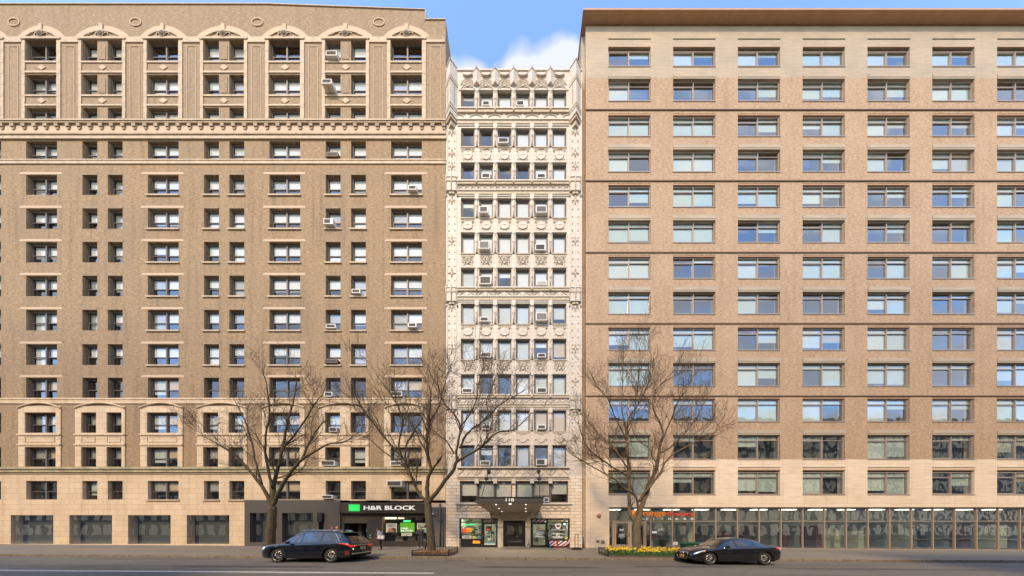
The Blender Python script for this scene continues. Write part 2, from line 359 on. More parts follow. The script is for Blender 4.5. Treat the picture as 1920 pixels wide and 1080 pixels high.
def grid_wall(mb, cols, rows, x0, x1, z0, z1, y0, y1, m):
    """wall slab with rectangular openings; cols and rows are opening intervals"""
    xs = [x0] + [v for c in cols for v in c] + [x1]
    for i in range(0, len(xs), 2):
        if xs[i + 1] - xs[i] > 1e-4: mb.box(xs[i], xs[i + 1], y0, y1, z0, z1, m)
    zs = [z0] + [v for r in rows for v in r] + [z1]
    for c in cols:
        for i in range(0, len(zs), 2):
            if zs[i + 1] - zs[i] > 1e-4: mb.box(c[0], c[1], y0, y1, zs[i], zs[i + 1], m)
def shell(b, x0, x1, z0, z1, m, depth=15, y=.35):
    mb = MB(); mb.box(x0, x0 + .3, y, depth, z0, z1, m); mb.box(x1 - .3, x1, y, depth, z0, z1, m); mb.box(x0 + .3, x1 - .3, depth - .3, depth, z0, z1, m)
    mb.build('side_wall', b)
    mb = MB(); mb.box(x0 + .3, x1 - .3, y, depth - .3, z1 - .75, z1 - .5, mat('roof tar', (.05, .05, .05), .9)); mb.build('roof', b)
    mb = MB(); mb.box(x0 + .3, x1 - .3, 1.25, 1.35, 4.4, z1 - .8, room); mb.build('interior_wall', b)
W1, G1, T1, C1 = blindW, blindG, blindT, curt

# ================================================================ 1. white building
wb = thing('ornate_building', (X(964), 0, gz(X(964))), 'narrow white terracotta building with jagged carved parapet and long canopy, between two brown buildings', 'building')
colsP = [(864.2, 890), (898.6, 924.6), (933, 959), (967.3, 993.3), (1001.7, 1027.5), (1036, 1062)]
rowsP = [(170.7, 206.9), (240, 276), (306, 341.7), (371, 408.3), (437, 475.1), (503, 540.4), (569, 607.5), (636, 674), (702.2, 740), (769, 807.6), (835, 874.8)]
cols = [(X(a), X(b)) for a, b in colsP]; rowsZ = [(Z(b), Z(a)) for a, b in rowsP]
WT = .42
EX0, EX1 = X(836.3), X(1091.5)
zpar = Z(134)
mb = MB()
grid_wall(mb, cols, list(reversed(rowsZ)), X(860), X(1066), Z(893), Z(165), 0, WT, cream)
mb.box(EX0, X(860), .0, WT, Z(893), Z(165), cream); mb.box(X(1066), EX1, 0, WT, Z(893), Z(165), cream)
mb.box(EX0, EX1, .0, WT, Z(165), zpar, cream)
mb.build('wall', wb)
# lower, rusticated wall with mezzanine and shop openings
mz = [(X(862), X(960)), (X(966.5), X(1065.5))]
mb = MB(); zg = -.35
grid_wall(mb, mz, [(Z(942.3), Z(901.7))], EX0, EX1, Z(961), Z(893), 0, WT, ashlar)
shopo = [(X(861), X(933.2)), (X(943.2), X(985.2)), (X(994.8), X(1068.5))]
mb.box(EX0, shopo[0][0], 0, WT, zg, Z(961), ashlar); mb.box(shopo[2][1], EX1, 0, WT, zg, Z(961), ashlar)
mb.box(shopo[0][1], shopo[1][0], 0, WT, zg, Z(961), orn); mb.box(shopo[1][1], shopo[2][0], 0, WT, zg, Z(961), orn)
mb.box(*shopo[0], 0, WT, Z(972), Z(961), ashlar); mb.box(*shopo[1], 0, WT, Z(976), Z(961), orn); mb.box(*shopo[2], 0, WT, Z(972), Z(961), ashlar)
mb.build('base_wall', wb)
shell(wb, EX0, EX1, zg, Z(140), brickL)
# piers between windows
def pier_mesh(h):
    mb = MB(); w = .155
    mb.box(-w, w, -.06, -.003, 0, h, cream); mb.tube([(0, -.06, 0), (0, -.06, h)], .085, cream, 8, cap=True)
    mb.box(-w - .02, w + .02, -.11, -.003, h, h + .1, orn)
    for s in (-1, 1):
        for z in (h * .52,): mb.tube([(-.11 * s, -.15, z - .09), (.11 * s, -.15, z + .09)], .022, orntan, 5)
    mb.ball((0, -.13, h * .86), .07, orn, 8, (1.2, .7, 1)); mb.tube([(-.09, -.1, h * .97), (0, -.16, h * .92), (.09, -.1, h * .97)], .022, orntan, 5)
    return mb.mesh('pier')
PM = {}
for (zb, zt) in rowsZ:
    h = round(zt - zb - .06, 1)
    if h not in PM: PM[h] = pier_mesh(h)
    for i in range(5):
        inst(PM[h], 'pier', Vector(((cols[i][1] + cols[i + 1][0]) / 2, 0, zb)) - wloc(wb), wb)
# ornament meshes -------------------------------------------------
def arcpts(cx, cz, r, a0, a1, y, n=8, rx=1): return [(cx + rx * r * cos(a0 + (a1 - a0) * i / n), y, cz + r * sin(a0 + (a1 - a0) * i / n)) for i in range(n + 1)]
def spandrel_mesh(kind, w, h):
    mb = MB(); rnd = random.Random(hash(kind) % 7 + 3 if False else {'shield': 3, 'wreath': 4, 'leaf': 5, 'crest': 6}[kind])
    a = w / 2
    mb.box(-a, a, -.035, -.003, h - .06, h, orn); mb.box(-a, a, -.035, -.003, 0, .05, orn); mb.box(-a, -a + .05, -.03, -.003, .05, h - .06, orn); mb.box(a - .05, a, -.03, -.003, .05, h - .06, orn)
    c = h * .5
    if kind in ('shield', 'wreath', 'crest'):
        r = h * .33
        if kind == 'wreath': pts = [(r * 1.15 * cos(t), c + r * sin(t)) for t in [2 * pi * i / 14 for i in range(14)]]
        else: pts = [(-r * .95, c + r), (-r * 1.1, c), (-r * .75, c - r * .8), (0, c - r * 1.15), (r * .75, c - r * .8), (r * 1.1, c), (r * .95, c + r), (0, c + r * .85)]
        mb.prism_xz(pts, -.045, -.003, cream)
        mb.tube([(p[0], -.045, p[1]) for p in pts + [pts[0]]], .018, orntan if kind == 'wreath' else orn, 5, cap=False)
        mb.tube([(-r * .6, -.048, c - .05), (0, -.05, c + .03), (r * .6, -.048, c - .02)], .010, orntan, 4)
        if kind != 'wreath': mb.tube([(-r * .6, -.06, h - .1), (-r * .2, -.09, h - .14), (r * .2, -.09, h - .14), (r * .6, -.06, h - .1)], .035, orntan, 5)
        lim = r * 1.25
    else:
        lim = 0
        mb.tube([(-.28, -.04, h * .2), (-.12, -.06, h * .62), (0, -.07, h * .86), (.12, -.06, h * .62), (.28, -.04, h * .2)], .03, orn, 5)
        mb.ball((0, -.04, h * .32), .12, orn, 8, (1, .5, 1))
    for k in range(26 if kind != 'shield' else 12):
        x = rnd.uniform(.03, a - .1); z = rnd.uniform(.1, h - .12)
        if lim and (x / 1.1) ** 2 + (z - c) ** 2 < lim * lim: continue
        r = rnd.uniform(.04, .085); a0 = rnd.uniform(0, 6.28); a1 = a0 + rnd.uniform(2.2, 4.6); m = rnd.choice((orn, orntan, orntan))
        for s in (-1, 1):
            mb.tube([(s * p[0], p[1], p[2]) for p in arcpts(x, z, r, a0, a1, -.035, 5)], .019, m, 4)
    return mb.mesh('spandrel_panel')
SP = {}
kinds = [None, 'crest', None, 'wreath', 'leaf', None, 'wreath', 'leaf', None, 'shield']
for ri, k in enumerate(kinds):
    if not k: continue
    z0 = rowsZ[ri + 1][1] + .12; z1 = rowsZ[ri][0] - .14; h = round(z1 - z0, 1)
    if (k, h) not in SP: SP[(k, h)] = spandrel_mesh(k, 1.22, h)
    for c in cols: inst(SP[(k, h)], 'spandrel_panel', Vector(((c[0] + c[1]) / 2, 0, z0)) - wloc(wb), wb)
    hh = round(z1 - z0, 2)
    if ('ledge', hh) not in SP:
        mb = MB(); mb.box(-.63, .63, -.09, -.003, z1 - z0 + .02, z1 - z0 + .1, orntan); SP[('ledge', hh)] = mb.mesh('window_ledge')
        mb = MB(); mb.box(-.63, .63, -.05, -.003, -.11, -.03, orn); SP[('hood', hh)] = mb.mesh('window_head')
    for c in cols:
        p = Vector(((c[0] + c[1]) / 2, 0, z0)) - wloc(wb); inst(SP[('ledge', hh)], 'window_ledge', p, wb); inst(SP[('hood', hh)], 'window_head', p, wb)
# ornamental bands with chevrons
def band(y0, y1, y2, y3, kind, full=True):
    """ledge y0..y1, band y1..y2, lower moulding y2..y3 in photo rows"""
    a, b_ = (X(858), X(1067))
    mb = MB(); mb.box(a, b_, -.24, -.003, Z(y0 + 2.2), Z(y0), orn); mb.box(a, b_, -.16, -.003, Z(y1), Z(y0 + 2.2), orntan)
    mb.box(a, b_, -.2, -.003, Z(y2 + 2), Z(y2), orn); mb.box(a, b_, -.12, -.003, Z(y3 - 2.4), Z(y2 + 2), orntan); mb.box(a, b_, -.06, -.003, Z(y3), Z(y3 - 2.4), orn)
    mb.build('string_course', wb)
    mb = MB(); zt, zb = Z(y1) - .04, Z(y2) + .04; n = 18; w = (b_ - a) / n
    for i in range(n):
        x = a + w * (i + .5)
        if kind == 0: mb.tube([(x - w / 2, -.04, zb + .03), (x, -.05, zt - .03), (x + w / 2, -.04, zb + .03)], .035, orn, 5); mb.ball((x, -.02, zb + .1), .06, orntan, 6, (1.3, .5, .8))
        elif kind == 1:
            if i % 3 == 1:
                mb.prism_xz([(x - .22, (zt + zb) / 2), (x, zb), (x + .22, (zt + zb) / 2), (x, zt)], -.08, -.003, orn)
                for s in (-1, 1): mb.tube([(x + s * .26, -.03, zt - .03), (x + s * .75, -.05, zb + .05), (x + s * .95, -.03, zt - .05)], .028, orntan, 5)
        else:
            if i % 3 == 1:
                for s in (-1, 1):
                    mb.tube(arcpts(x - s * .85, zb, (zt - zb) * .95, 0, pi / 2, -.04, 6, 1.4) if s > 0 else [(2 * x - p[0], p[1], p[2]) for p in arcpts(x - .85, zb, (zt - zb) * .95, 0, pi / 2, -.04, 6, 1.4)], .03, orn, 5)
                mb.prism_xz([(x - .2, zb), (x + .2, zb), (x, zt)], -.09, -.003, orn)
    mb.build('carved_band', wb)
    for i in range(5):
        mb = MB(); x = (cols[i][1] + cols[i + 1][0]) / 2; mb.box(x - .06, x + .06, -.29, -.16, Z(y1 - .5), Z(y0 + 1.5), orntan); mb.build('bracket', wb); mb = MB(); mb.box(x - .17, x + .17, -.14, -.06, Z(y3 + 8), Z(y3 - 1), orn)
        mb.build('pier_capital', wb)
band(207, 214, 227, 237, 2); band(342, 348, 359, 368.5, 0); band(541, 547, 557, 566.5, 1); band(741, 747, 758, 767, 0)
band(876, 879, 893, 899, 1)
# corner bays: prow-shaped above, flat carved panels below
def prow(mb, cx, hw, dp, z0, z1, m): mb.prism_xy([(cx - hw, -.003), (cx, -dp), (cx + hw, -.003)], z0, z1, m)
for side, cx in ((0, X(847.3)), (1, X(1078.5))):
    mb = MB(); prow(mb, cx, .50, .44, Z(226), Z(131), cream); 
    prow(mb, cx, .56, .52, Z(131), Z(129), orn); prow(mb, cx, .57, .53, Z(160), Z(157.5), orn); prow(mb, cx, .55, .50, Z(165), Z(160), orntan)
    prow(mb, cx, .57, .54, Z(211), Z(208.5), orn); prow(mb, cx, .54, .50, Z(216), Z(211), orntan); prow(mb, cx, .57, .54, Z(228.5), Z(226), orn); prow(mb, cx, .50, .42, Z(233), Z(228.5), orntan); prow(mb, cx, .3, .25, Z(241), Z(233), orntan)
    for s in (-1, 1):
        for k in range(9):
            z = Z(168 + k * 4.4); mb.ball((cx + s * .27, -.22, z), .045, orntan, 6)
    mb.build('corner_prow', wb)
    mb = MB()
    for (ya, yb) in ((244, 335), (372, 535), (572, 738), (772, 872)):
        for s in (-1, 1): mb.box(cx + s * .36, cx + s * .44, -.06, -.003, Z(yb), Z(ya), orn)
        z = Z(ya) - .4
        while z > Z(yb) + .3:
            for s in (-1, 1):
                mb.tube([(cx + s * .28, -.03, z), (cx + s * .2, -.06, z + .08)], .028, orntan, 5)
            z -= .62
        for zc in (Z(ya) - .55, (Z(ya) + Z(yb)) / 2 - .3, Z(yb) + .7):
            for s in (-1, 1):
                mb.tube(arcpts(cx + s * .3, zc, .36, pi / 2 + (0 if s > 0 else -pi / 2), pi + (0 if s > 0 else -pi / 2), -.05, 6), .022, orntan, 5)
                mb.tube(arcpts(cx + s * .3, zc + .7, .36, pi + (0 if s > 0 else pi / 2), 1.5 * pi + (0 if s > 0 else pi / 2), -.05, 6), .022, orntan, 5)
            mb.ball((cx, -.03, zc + .35), .1, orn, 8, (.8, .5, 1.2)); mb.tube([(cx, -.04, zc + .5), (cx, -.06, zc + .85)], .03, orntan, 5)
    mb.build('corner_tracery', wb)
    mb = MB()
    for yc in (335, 541, 742):      # niche canopies
        for dz, hw, dp in ((0, .5, .2), ):
            mb.prism_xy([(cx - .5, -.003), (cx - .36, -.2), (cx + .36, -.2), (cx + .5, -.003)], Z(yc + 25), Z(yc), cream)
            mb.prism_xy([(cx - .55, -.003), (cx - .4, -.26), (cx + .4, -.26), (cx + .55, -.003)], Z(yc + 2), Z(yc), orn)
            mb.prism_xy([(cx - .55, -.003), (cx - .4, -.26), (cx + .4, -.26), (cx + .55, -.003)], Z(yc + 10), Z(yc + 7.5), orntan)
            mb.prism_xy([(cx - .53, -.003), (cx - .38, -.24), (cx + .38, -.24), (cx + .53, -.003)], Z(yc + 26.5), Z(yc + 25), orn)
            mb.prism_xy([(cx - .3, -.003), (cx - .2, -.15), (cx + .2, -.15), (cx + .3, -.003)], Z(yc + 31), Z(yc + 26.5), orntan)
            mb.tube([(cx, -.27, Z(yc + 30)), (cx, -.29, Z(yc - 6)), (cx, -.27, Z(yc - 8))], [.03, .07, .02], cream, 6)
            for s in (-1, 1):
                mb.tube([(cx + s * .47, -.06, Z(yc + 33)), (cx + s * .47, -.1, Z(yc - 3)), (cx + s * .47, -.08, Z(yc - 8))], [.03, .06, .01], orn, 6); mb.ball((cx + s * .48, -.08, Z(yc + 33)), .09, orntan, 8)
    mb.build('niche_canopy', wb)
# crown: small prows between bays, hoods over the top windows, coping
bx = [(cols[i][1] + cols[i + 1][0]) / 2 for i in range(5)]
pm = MB(); prow(pm, 0, .34, .30, -1.05, .0, cream); prow(pm, 0, .39, .36, 0, .09, orntan); prow(pm, 0, .36, .33, -1.14, -1.05, orn); pm.ball((0, -.3, .12), .03, orntan, 6)
pm.tube([(0, -.32, .09), (0, -.32, .32)], .015, orn, 5); pm.box(-.07, .07, -.335, -.305, .2, .235, orn)
pm = pm.mesh('parapet_spike')
for x in bx: inst(pm, 'parapet_spike', Vector((x, 0, Z(137))) - wloc(wb), wb)
mb = MB(); xs = [X(858)] + bx + [X(1067)]
mb.box(EX0, EX1, -.07, WT + .05, zpar + .002, zpar + .1, orn)
mb.build('coping', wb)
hm = MB()
for k, r in enumerate((.62, .52, .40)): hm.tube(arcpts(0, 0, r, 0.12, pi - .12, -.03 - .02 * k, 10), .026, (orn, orntan, orn)[k], 5)
hm.tube([(-.6, -.05, -.35), (-.35, -.09, -.08), (0, -.12, .12), (.35, -.09, -.08), (.6, -.05, -.35)], .04, orn, 5)
for s in (-1, 1):
    hm.tube(arcpts(s * .28, -.16, .12, 0, 5, -.05, 7), .022, orntan, 4); hm.tube(arcpts(s * .15, .3, .1, 0, 5, -.05, 7), .022, orntan, 4)
    hm.tube([(s * .42, -.03, 1.0), (s * .36, -.16, .86), (s * .2, -.2, .72), (0, -.2, .66)], .04, orntan, 5)
hm.prism_xz([(-.3, .86), (0, .68), (.3, .86), (.36, 1.02), (-.36, 1.02)], -.14, -.003, cream)
hm.ball((0, -.05, -.02), .12, orn, 8, (1.4, .5, .7))
hm = hm.mesh('window_hood')
for c in cols: inst(hm, 'window_hood', Vector(((c[0] + c[1]) / 2, 0, Z(162))) - wloc(wb), wb)
mb = MB(); mb.box(X(860), X(1066), -.05, -.003, Z(170.4), Z(167.5), orn); mb.build('lintel_band', wb)
# windows of the white building
B0 = [(0, W1)]; W_ = [(1, W1)]; G_ = [(1, G1)]; H_ = [(.28, W1)]; H2 = [(.5, W1)]; T_ = [(1, T1)]; C_ = [(1, C1)]
st118 = [[[(.2, W1)], W_, W_, W_, W_, W_], [B0, B0, B0, W_, W_, W_], [B0, [(.35, G1)], B0, B0, W_, W_], [H_, W_, W_, W_, W_, W_],
         [W_, W_, W_, W_, W_, W_], [G_, W_, [(.3, W1)], W_, W_, W_], [G_, G_, G_, G_, G_, [(.65, G1)]], [G_, G_, G_, G_, H_, [(.8, T1)]],
         [G_, B0, B0, W_, G_, G_], [G_, G_, G_, W_, T_, T_], [B0, [(.4, G1)], B0, C_, B0, C_]]
for ri, (zb, zt) in enumerate(rowsZ):
    for ci, c in enumerate(cols):
        kind = 'white_rail' if (ri, ci) in ((1, 0), (1, 1)) else 'white'
        window(wb, c[0], c[1], zb, zt, kind, .14, st118[ri][ci], glassA)
ac118 = [(0, 1, 905, 919, 9, 0, 0), (0, 3, 968, 983, 9.5, 1, 0), (1, 2, 934, 954, 10, 0, 0), (2, 1, 903.5, 920, 9.5, 0, 4), (2, 4, 1006, 1023, 9, 0, 0),
         (3, 1, 899.5, 916, 12, 0, 4), (3, 4, 1004, 1025, 13, 0, 0), (4, 1, 899, 919, 15, 0, 4), (4, 4, 1003, 1022, 11.5, 1, 0), (5, 1, 900, 922, 15, 1, 0), (5, 4, 1005, 1026, 9, 0, 3),
         (6, 1, 900, 917, 9, 0, 0), (6, 4, 1004, 1026, 15, 0, 0), (7, 1, 902, 922, 10, 0, 0), (7, 4, 1007, 1023, 8, 1, 0), (8, 0, 867, 887, 9, 0, 0), (8, 4, 1006, 1025, 10, 1, 0),
         (9, 1, 903.5, 920, 9, 0, 0), (9, 4, 1007, 1023, 9, 0, 0), (10, 1, 900.5, 920, 9.5, 0, 0), (10, 4, 1004.5, 1026, 12, 1, 1)]
for (ri, ci, a, b, h, dk, stl) in ac118:
    aircon(a, b, 0, h, rowsZ[ri][0], 'window air conditioner of the white building, %s window row down, %s window from the left' % (NTH[ri], ['first', 'second', 'third', 'fourth', 'fifth', 'sixth'][ci]), 'air conditioners in the white building windows', dark=dk, style=stl, proj=.22 if h < 12 else .32)
# mezzanine windows
for i, (a, b) in enumerate(mz):
    zb, zt = Z(942.3), Z(901.7); w = b - a; mb = MB(); t = .1
    mb.box(a + .003, a + t, .12, .24, zb, zt - .002, frameD); mb.box(b - t, b - .003, .12, .24, zb, zt - .002, frameD); mb.box(a + t, b - t, .12, .24, zt - .1, zt - .002, frameD); mb.box(a + t, b - t, .12, .24, zb + .002, zb + .08, frameD)
    for k in (1, 2): x = a + w * k / 3; mb.box(x - .08, x + .08, .115, .24, zb + .08, zt - .1, frameD)
    if i == 1: mb.box(a + w / 3 + .08, a + 2 * w / 3 - .08, .13, .23, zb + .55, zb + .65, frameD)
    o = mb.build('wide_window', wb)
    g = MB(); g.quad((a + .05, .2, zb + .05), (b - .05, .2, zb + .05), (b - .05, .2, zt - .05), (a + .05, .2, zt - .05), glassA); g.build('pane', o)
    g = MB()
    for k, (m, fr) in enumerate(((W1, .68), (G1, 1), (W1, 1)) if i == 0 else ((G1, 1), (C1, 1), (G1, .6))):
        x0 = a + w * k / 3 + .1; g.box(x0, x0 + w / 3 - .2, .3, .315, zt - .1 - (zt - zb - .2) * fr, zt - .1, m)
    g.build('blind', o)
aircon(1020, 1029.5, 0, 8.5, Z(942.3), 'small white air conditioner just right of the canopy under the fixed mezzanine panes', 'air conditioners in the white building windows')
mb = MB()
mb.box(X(855), X(1072), -.14, -.003, Z(946), Z(943.6), orn)
for a, b in ((857, 930), (1000, 1069)):
    mb.box(X(a), X(b), -.06, -.003, Z(957.5), Z(956), orn); mb.box(X(a), X(b), -.06, -.003, Z(947.5), Z(946.1), orntan)
    n = 5
    for k in range(n):
        x = X(a + (b - a) * (k + .5) / n); mb.tube([(x - .3, -.03, Z(955)), (x, -.05, Z(949)), (x + .3, -.03, Z(955))], .03, orn, 5)
    for xx in (a, b): mb.box(X(xx) - .04, X(xx) + .04, -.07, -.003, Z(955.9), Z(947.6), orn)
mb.build('sill_course', wb)
# carved entrance surround
mb = MB()
for x in (X(938), X(990)):
    mb.box(x - .13, x + .13, -.09, -.003, Z(985), Z(962), orn); mb.tube([(x, -.09, Z(984)), (x, -.12, Z(964))], .07, orn, 8); mb.box(x - .18, x + .18, -.16, -.003, Z(987), Z(985), orn); mb.prism_xz([(x - .12, Z(987)), (x, Z(991)), (x + .12, Z(987))], -.1, -.003, orn)
    mb.box(x - .16, x + .16, -.03, -.003, gz(x) - .1, Z(991.5), orn)
x = X(964); mb.prism_xz([(x - .28, Z(968)), (x, Z(971.5)), (x + .28, Z(968)), (x, Z(964.3))], -.08, -.003, cream); mb.tube([(x - 1.0, -.02, Z(971)), (x - .55, -.06, Z(967)), (x, -.07, Z(962.6)), (x + .55, -.06, Z(967)), (x + 1.0, -.02, Z(971))], .05, orn, 6)
for s in (-1, 1): mb.tube([(x + s * .9, -.03, Z(974)), (x + s * .6, -.05, Z(972)), (x + s * .35, -.03, Z(974))], .05, orn, 6)
mb.build('door_surround', wb)
# ================================================================ 2. brown brick building (left)
LX0, LX1 = X(-60), X(835.6)
lb = thing('brick_apartment_building', (X(649), 0, gz(X(649))), 'brown brick apartment block with bracketed cornice and arched top windows, above the green tax office', 'building')
cellsL = []   # (px0, px1, double)
for k in range(0, 4):
    o = -228 * k
    cellsL += [(733 + o, 791 + o, True), (658 + o, 686 + o, False), (610.5 + o, 638.5 + o, False)]
cellsL = [c for c in cellsL if c[0] > -50]; cellsL.sort()
rowsL = [(76, 115.5), (140, 178), (201.7, 233), (265, 300.5), (328, 365.5), (391, 429), (453.7, 492), (517, 555.5), (581, 619.5), (645.5, 684.4), (708.3, 746.5), (774, 812), (838.6, 875.5), (901.6, 936.7)]
colsL = [(X(a), X(b)) for a, b, d in cellsL]; rZL = [(Z(b), Z(a)) for a, b in rowsL]
def ptop(px): return 13 + 7 * (px - 600) / 197.0 if px > 500 else 9.4
mb = MB(); WL = .5
grid_wall(mb, colsL, list(reversed(rZL[:3])), LX0, LX1, Z(238), Z(76), 0, WL, brickLt); mb.build('upper_wall', lb)
mb = MB(); grid_wall(mb, colsL, list(reversed(rZL[3:11])), LX0, LX1, Z(757), Z(238), 0, WL, brickL); mb.build('brick_wall', lb)
mb = MB(); grid_wall(mb, colsL, list(reversed(rZL[11:13])), LX0, LX1, Z(877), Z(757), 0, WL, brickL); mb.build('lower_brick_wall', lb)
mb = MB(); grid_wall(mb, colsL, [rZL[13]], LX0, LX1, Z(943), Z(877), 0, WL, lime); mb.build('limestone_wall', lb)
mb = MB()   # parapet, with the step on the right
mb.prism_xz([(LX0, Z(76)), (LX1, Z(76)), (LX1, Z(38.5)), (X(797), Z(38.5)), (X(797), Z(20)), (X(600), Z(13)), (X(500), Z(9.4)), (LX0, Z(9.4))], 0, WL, brickLt); mb.build('parapet', lb)
mb = MB(); mb.prism_xz([(LX0, Z(9.4)), (X(500), Z(9.4)), (X(600), Z(13)), (X(797), Z(20)), (X(797) + .04, Z(19)), (X(600), Z(11.6)), (X(500), Z(8)), (LX0, Z(8))], -.06, WL + .05, terraL)
mb.box(X(797) + .003, LX1 + .0, -.06, WL + .05, Z(38.5), Z(37.2), terraL); mb.box(X(797) + .003, X(797) + .05, -.04, WL + .02, Z(37.2), Z(20), terraL); mb.build('coping', lb)
shell(lb, LX0, LX1, -.3, Z(42), brickLt, y=.5)
# trim repeated for every bay (period 228 px)
def L(mb, a, b, ya, yb, dp, m, dy=0): mb.box(X(a), X(b), -dp, -.003 if not dy else dy, Z(yb), Z(ya), m)
mb = MB()
for k in range(0, 4):
    o = -228 * k
    for (a, b, c0, c1) in ((604.5, 692.5, 610.5, 686), (726.5, 799, 733, 791)):
        a, b, c0, c1 = a + o, b + o, c0 + o, c1 + o
        if b < -50: continue
        for xa, xb in ((a, c0 - .6), (c1 + .6, b)):      # quoined jambs
            y = 77
            i = 0; q = MB()
            while y < 229:
                y2 = min(y + 10.5, 230); q.box(X(xa), X(xb), -.07 - (.012 if i % 2 else 0), -.003, Z(y2) + .006, Z(y), terraL); y = y2; i += 1
            q.build('quoin_strip', lb)
        # sill + head bands between the three upper rows
        for (ya, yb) in ((116, 119), (134.5, 138), (179, 182), (197, 200)): mb.box(X(c0 - .5), X(c1 + .5), -.08, -.003, Z(yb), Z(ya), terraL)
        cx = (a + b) / 2
        for yc in (127, 189.5):
            dm = MB(); dm.prism_xz([(X(cx - 8), Z(yc)), (X(cx), Z(yc + 5.5)), (X(cx + 8), Z(yc)), (X(cx), Z(yc - 5.5))], -.04, -.003, terraL); dm.build('diamond_ornament', lb)
        # segmental arch
        hw = (b - a) / 2 / S; rise = 17 / S; R = (hw * hw + rise * rise) / (2 * rise); zc = Z(75) + rise - R; a0 = math.asin(hw / R)
        def seg(Ri, Ro, y0, m, tgt):
            n = 14; pts = []
            for i in range(n + 1): t = pi / 2 - a0 + 2 * a0 * i / n; pts.append((X(cx) + Ro * cos(t), zc + Ro * sin(t)))
            for i in range(n, -1, -1): t = pi / 2 - a0 + 2 * a0 * i / n; pts.append((X(cx) + Ri * cos(t), zc + Ri * sin(t)))
            for i in range(n):   # build as separate voussoirs
                tgt.prism_xz([pts[i], pts[2 * n + 1 - i], pts[2 * n - i], pts[i + 1]][::-1], y0, -.003, m)
        seg(R - .16, R, -.14, terraL, mb); seg(R + .01, R + .42, -.035, brickpat, mb)
        mb.box(X(a) - .05, X(b) + .05, -.16, -.003, Z(76), Z(72.5), terraL)
        # tympanum infill: scrolls and dark panels
        mb.prism_xz([(X(cx - 3.6), Z(72)), (X(cx + 3.6), Z(72)), (X(cx + 3.2), Z(48)), (X(cx - 3.2), Z(48))], -.17, -.003, terraL)
        for s in (-1, 1):
            mb.prism_xz([(X(cx + s * 9), Z(72)), (X(cx + s * 30), Z(72)), (X(cx + s * 26), Z(68)), (X(cx + s * 12), Z(64))][::s], -.02, -.003, terraD)
            mb.tube(arcpts(X(cx + s * 8), Z(67), .2, 0, 4.5, -.06, 8), .05, terraL, 5); mb.tube([(X(cx + s * 30), -.04, Z(71)), (X(cx + s * 18), -.06, Z(63)), (X(cx + s * 6), -.06, Z(60))], .045, terraL, 5)
        mb.ball((X(cx), -.15, Z(67)), .26, mat('sooty medallion', (.13, .10, .075), .9, noise=.3, bump=.5), 10, (1.1, .6, .8))
        mb.tube(arcpts(X(cx), Z(67), .25, 0, 6.28, -.18, 12), .04, terraD, 5)
        if b - a > 80:   # brick pier between the paired windows is recessed panel
            for zz in ((87, 112), (147, 175)): mb.box(X(cx - 6), X(cx + 6), -.03, -.003, Z(zz[1]), Z(zz[0]), brickLt)
    for a, b in ((692.5 + o, 726.5 + o), (799 + o, 832.5 + o)):
        if b < -50: continue
        if a > 790: b = 835
        mb.box(X(a) + .01, X(b) - .01, -.09, -.003, Z(81), Z(76.5), terraL); mb.box(X(a) + .01, X(b) - .01, -.05, -.003, Z(76.4), Z(70), terraD if a > 790 else terraL)
        x0, x1 = a + 8, b - 8
        for ya, yb in ((87, 228),):
            t = .8
            mb.box(X(x0), X(x0 + t), -.03, -.003, Z(yb), Z(ya), brickpat); mb.box(X(x1 - t), X(x1), -.03, -.003, Z(yb), Z(ya), brickpat); mb.box(X(x0 + t), X(x1 - t), -.03, -.003, Z(ya + t), Z(ya), brickpat)
    mb.tube(arcpts(X(711 + o), Z(42.5), .33, 0, 6.2832, -.03, 16, 1.45), .055, brickpat, 5, cap=False)
mb.build('terracotta_trim', lb)
# main cornice: brackets are countable parts
xr = X(837)
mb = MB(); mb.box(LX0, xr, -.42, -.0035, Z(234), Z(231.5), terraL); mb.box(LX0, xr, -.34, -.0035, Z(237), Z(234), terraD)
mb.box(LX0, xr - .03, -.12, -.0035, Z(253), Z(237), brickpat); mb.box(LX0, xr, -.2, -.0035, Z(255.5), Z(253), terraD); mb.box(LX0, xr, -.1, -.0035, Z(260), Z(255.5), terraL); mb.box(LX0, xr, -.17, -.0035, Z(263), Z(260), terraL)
for px in (709, 813, 612): mb.tube(arcpts(X(px), Z(257.5), .16, 0, 6.2832, -.12, 10, 1.3), .04, terraL, 5)
mb.build('cornice', lb)
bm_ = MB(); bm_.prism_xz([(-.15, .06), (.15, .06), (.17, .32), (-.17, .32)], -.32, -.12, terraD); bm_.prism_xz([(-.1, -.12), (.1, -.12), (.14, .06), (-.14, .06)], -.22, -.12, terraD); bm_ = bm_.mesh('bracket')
px = 833
n = 0
while px > -40 and n < 60:
    inst(bm_, 'bracket', Vector((X(px), 0, Z(244))) - wloc(lb), lb); px -= 20.6; n += 1
mb = MB(); mb.box(LX0, xr, -.16, -.0035, Z(303), Z(301), terraL); mb.box(LX0, xr - .02, -.1, -.0035, Z(308.5), Z(303), terraL)
mb.box(LX0, X(835.6), -.18, -.0035, Z(750), Z(747.3), lime); mb.box(LX0, X(835.6), -.1, -.0035, Z(757), Z(750), lime)
mb.build('string_course', lb)
mb = MB(); mb.box(LX0, X(835.6), -.45, -.0035, Z(881), Z(877), limeG); mb.box(LX0, X(835.6), -.3, -.0035, Z(886), Z(881), limeG); mb.box(LX0, X(835.6), -.1, -.0035, Z(889), Z(886), lime); mb.build('ledge', lb)
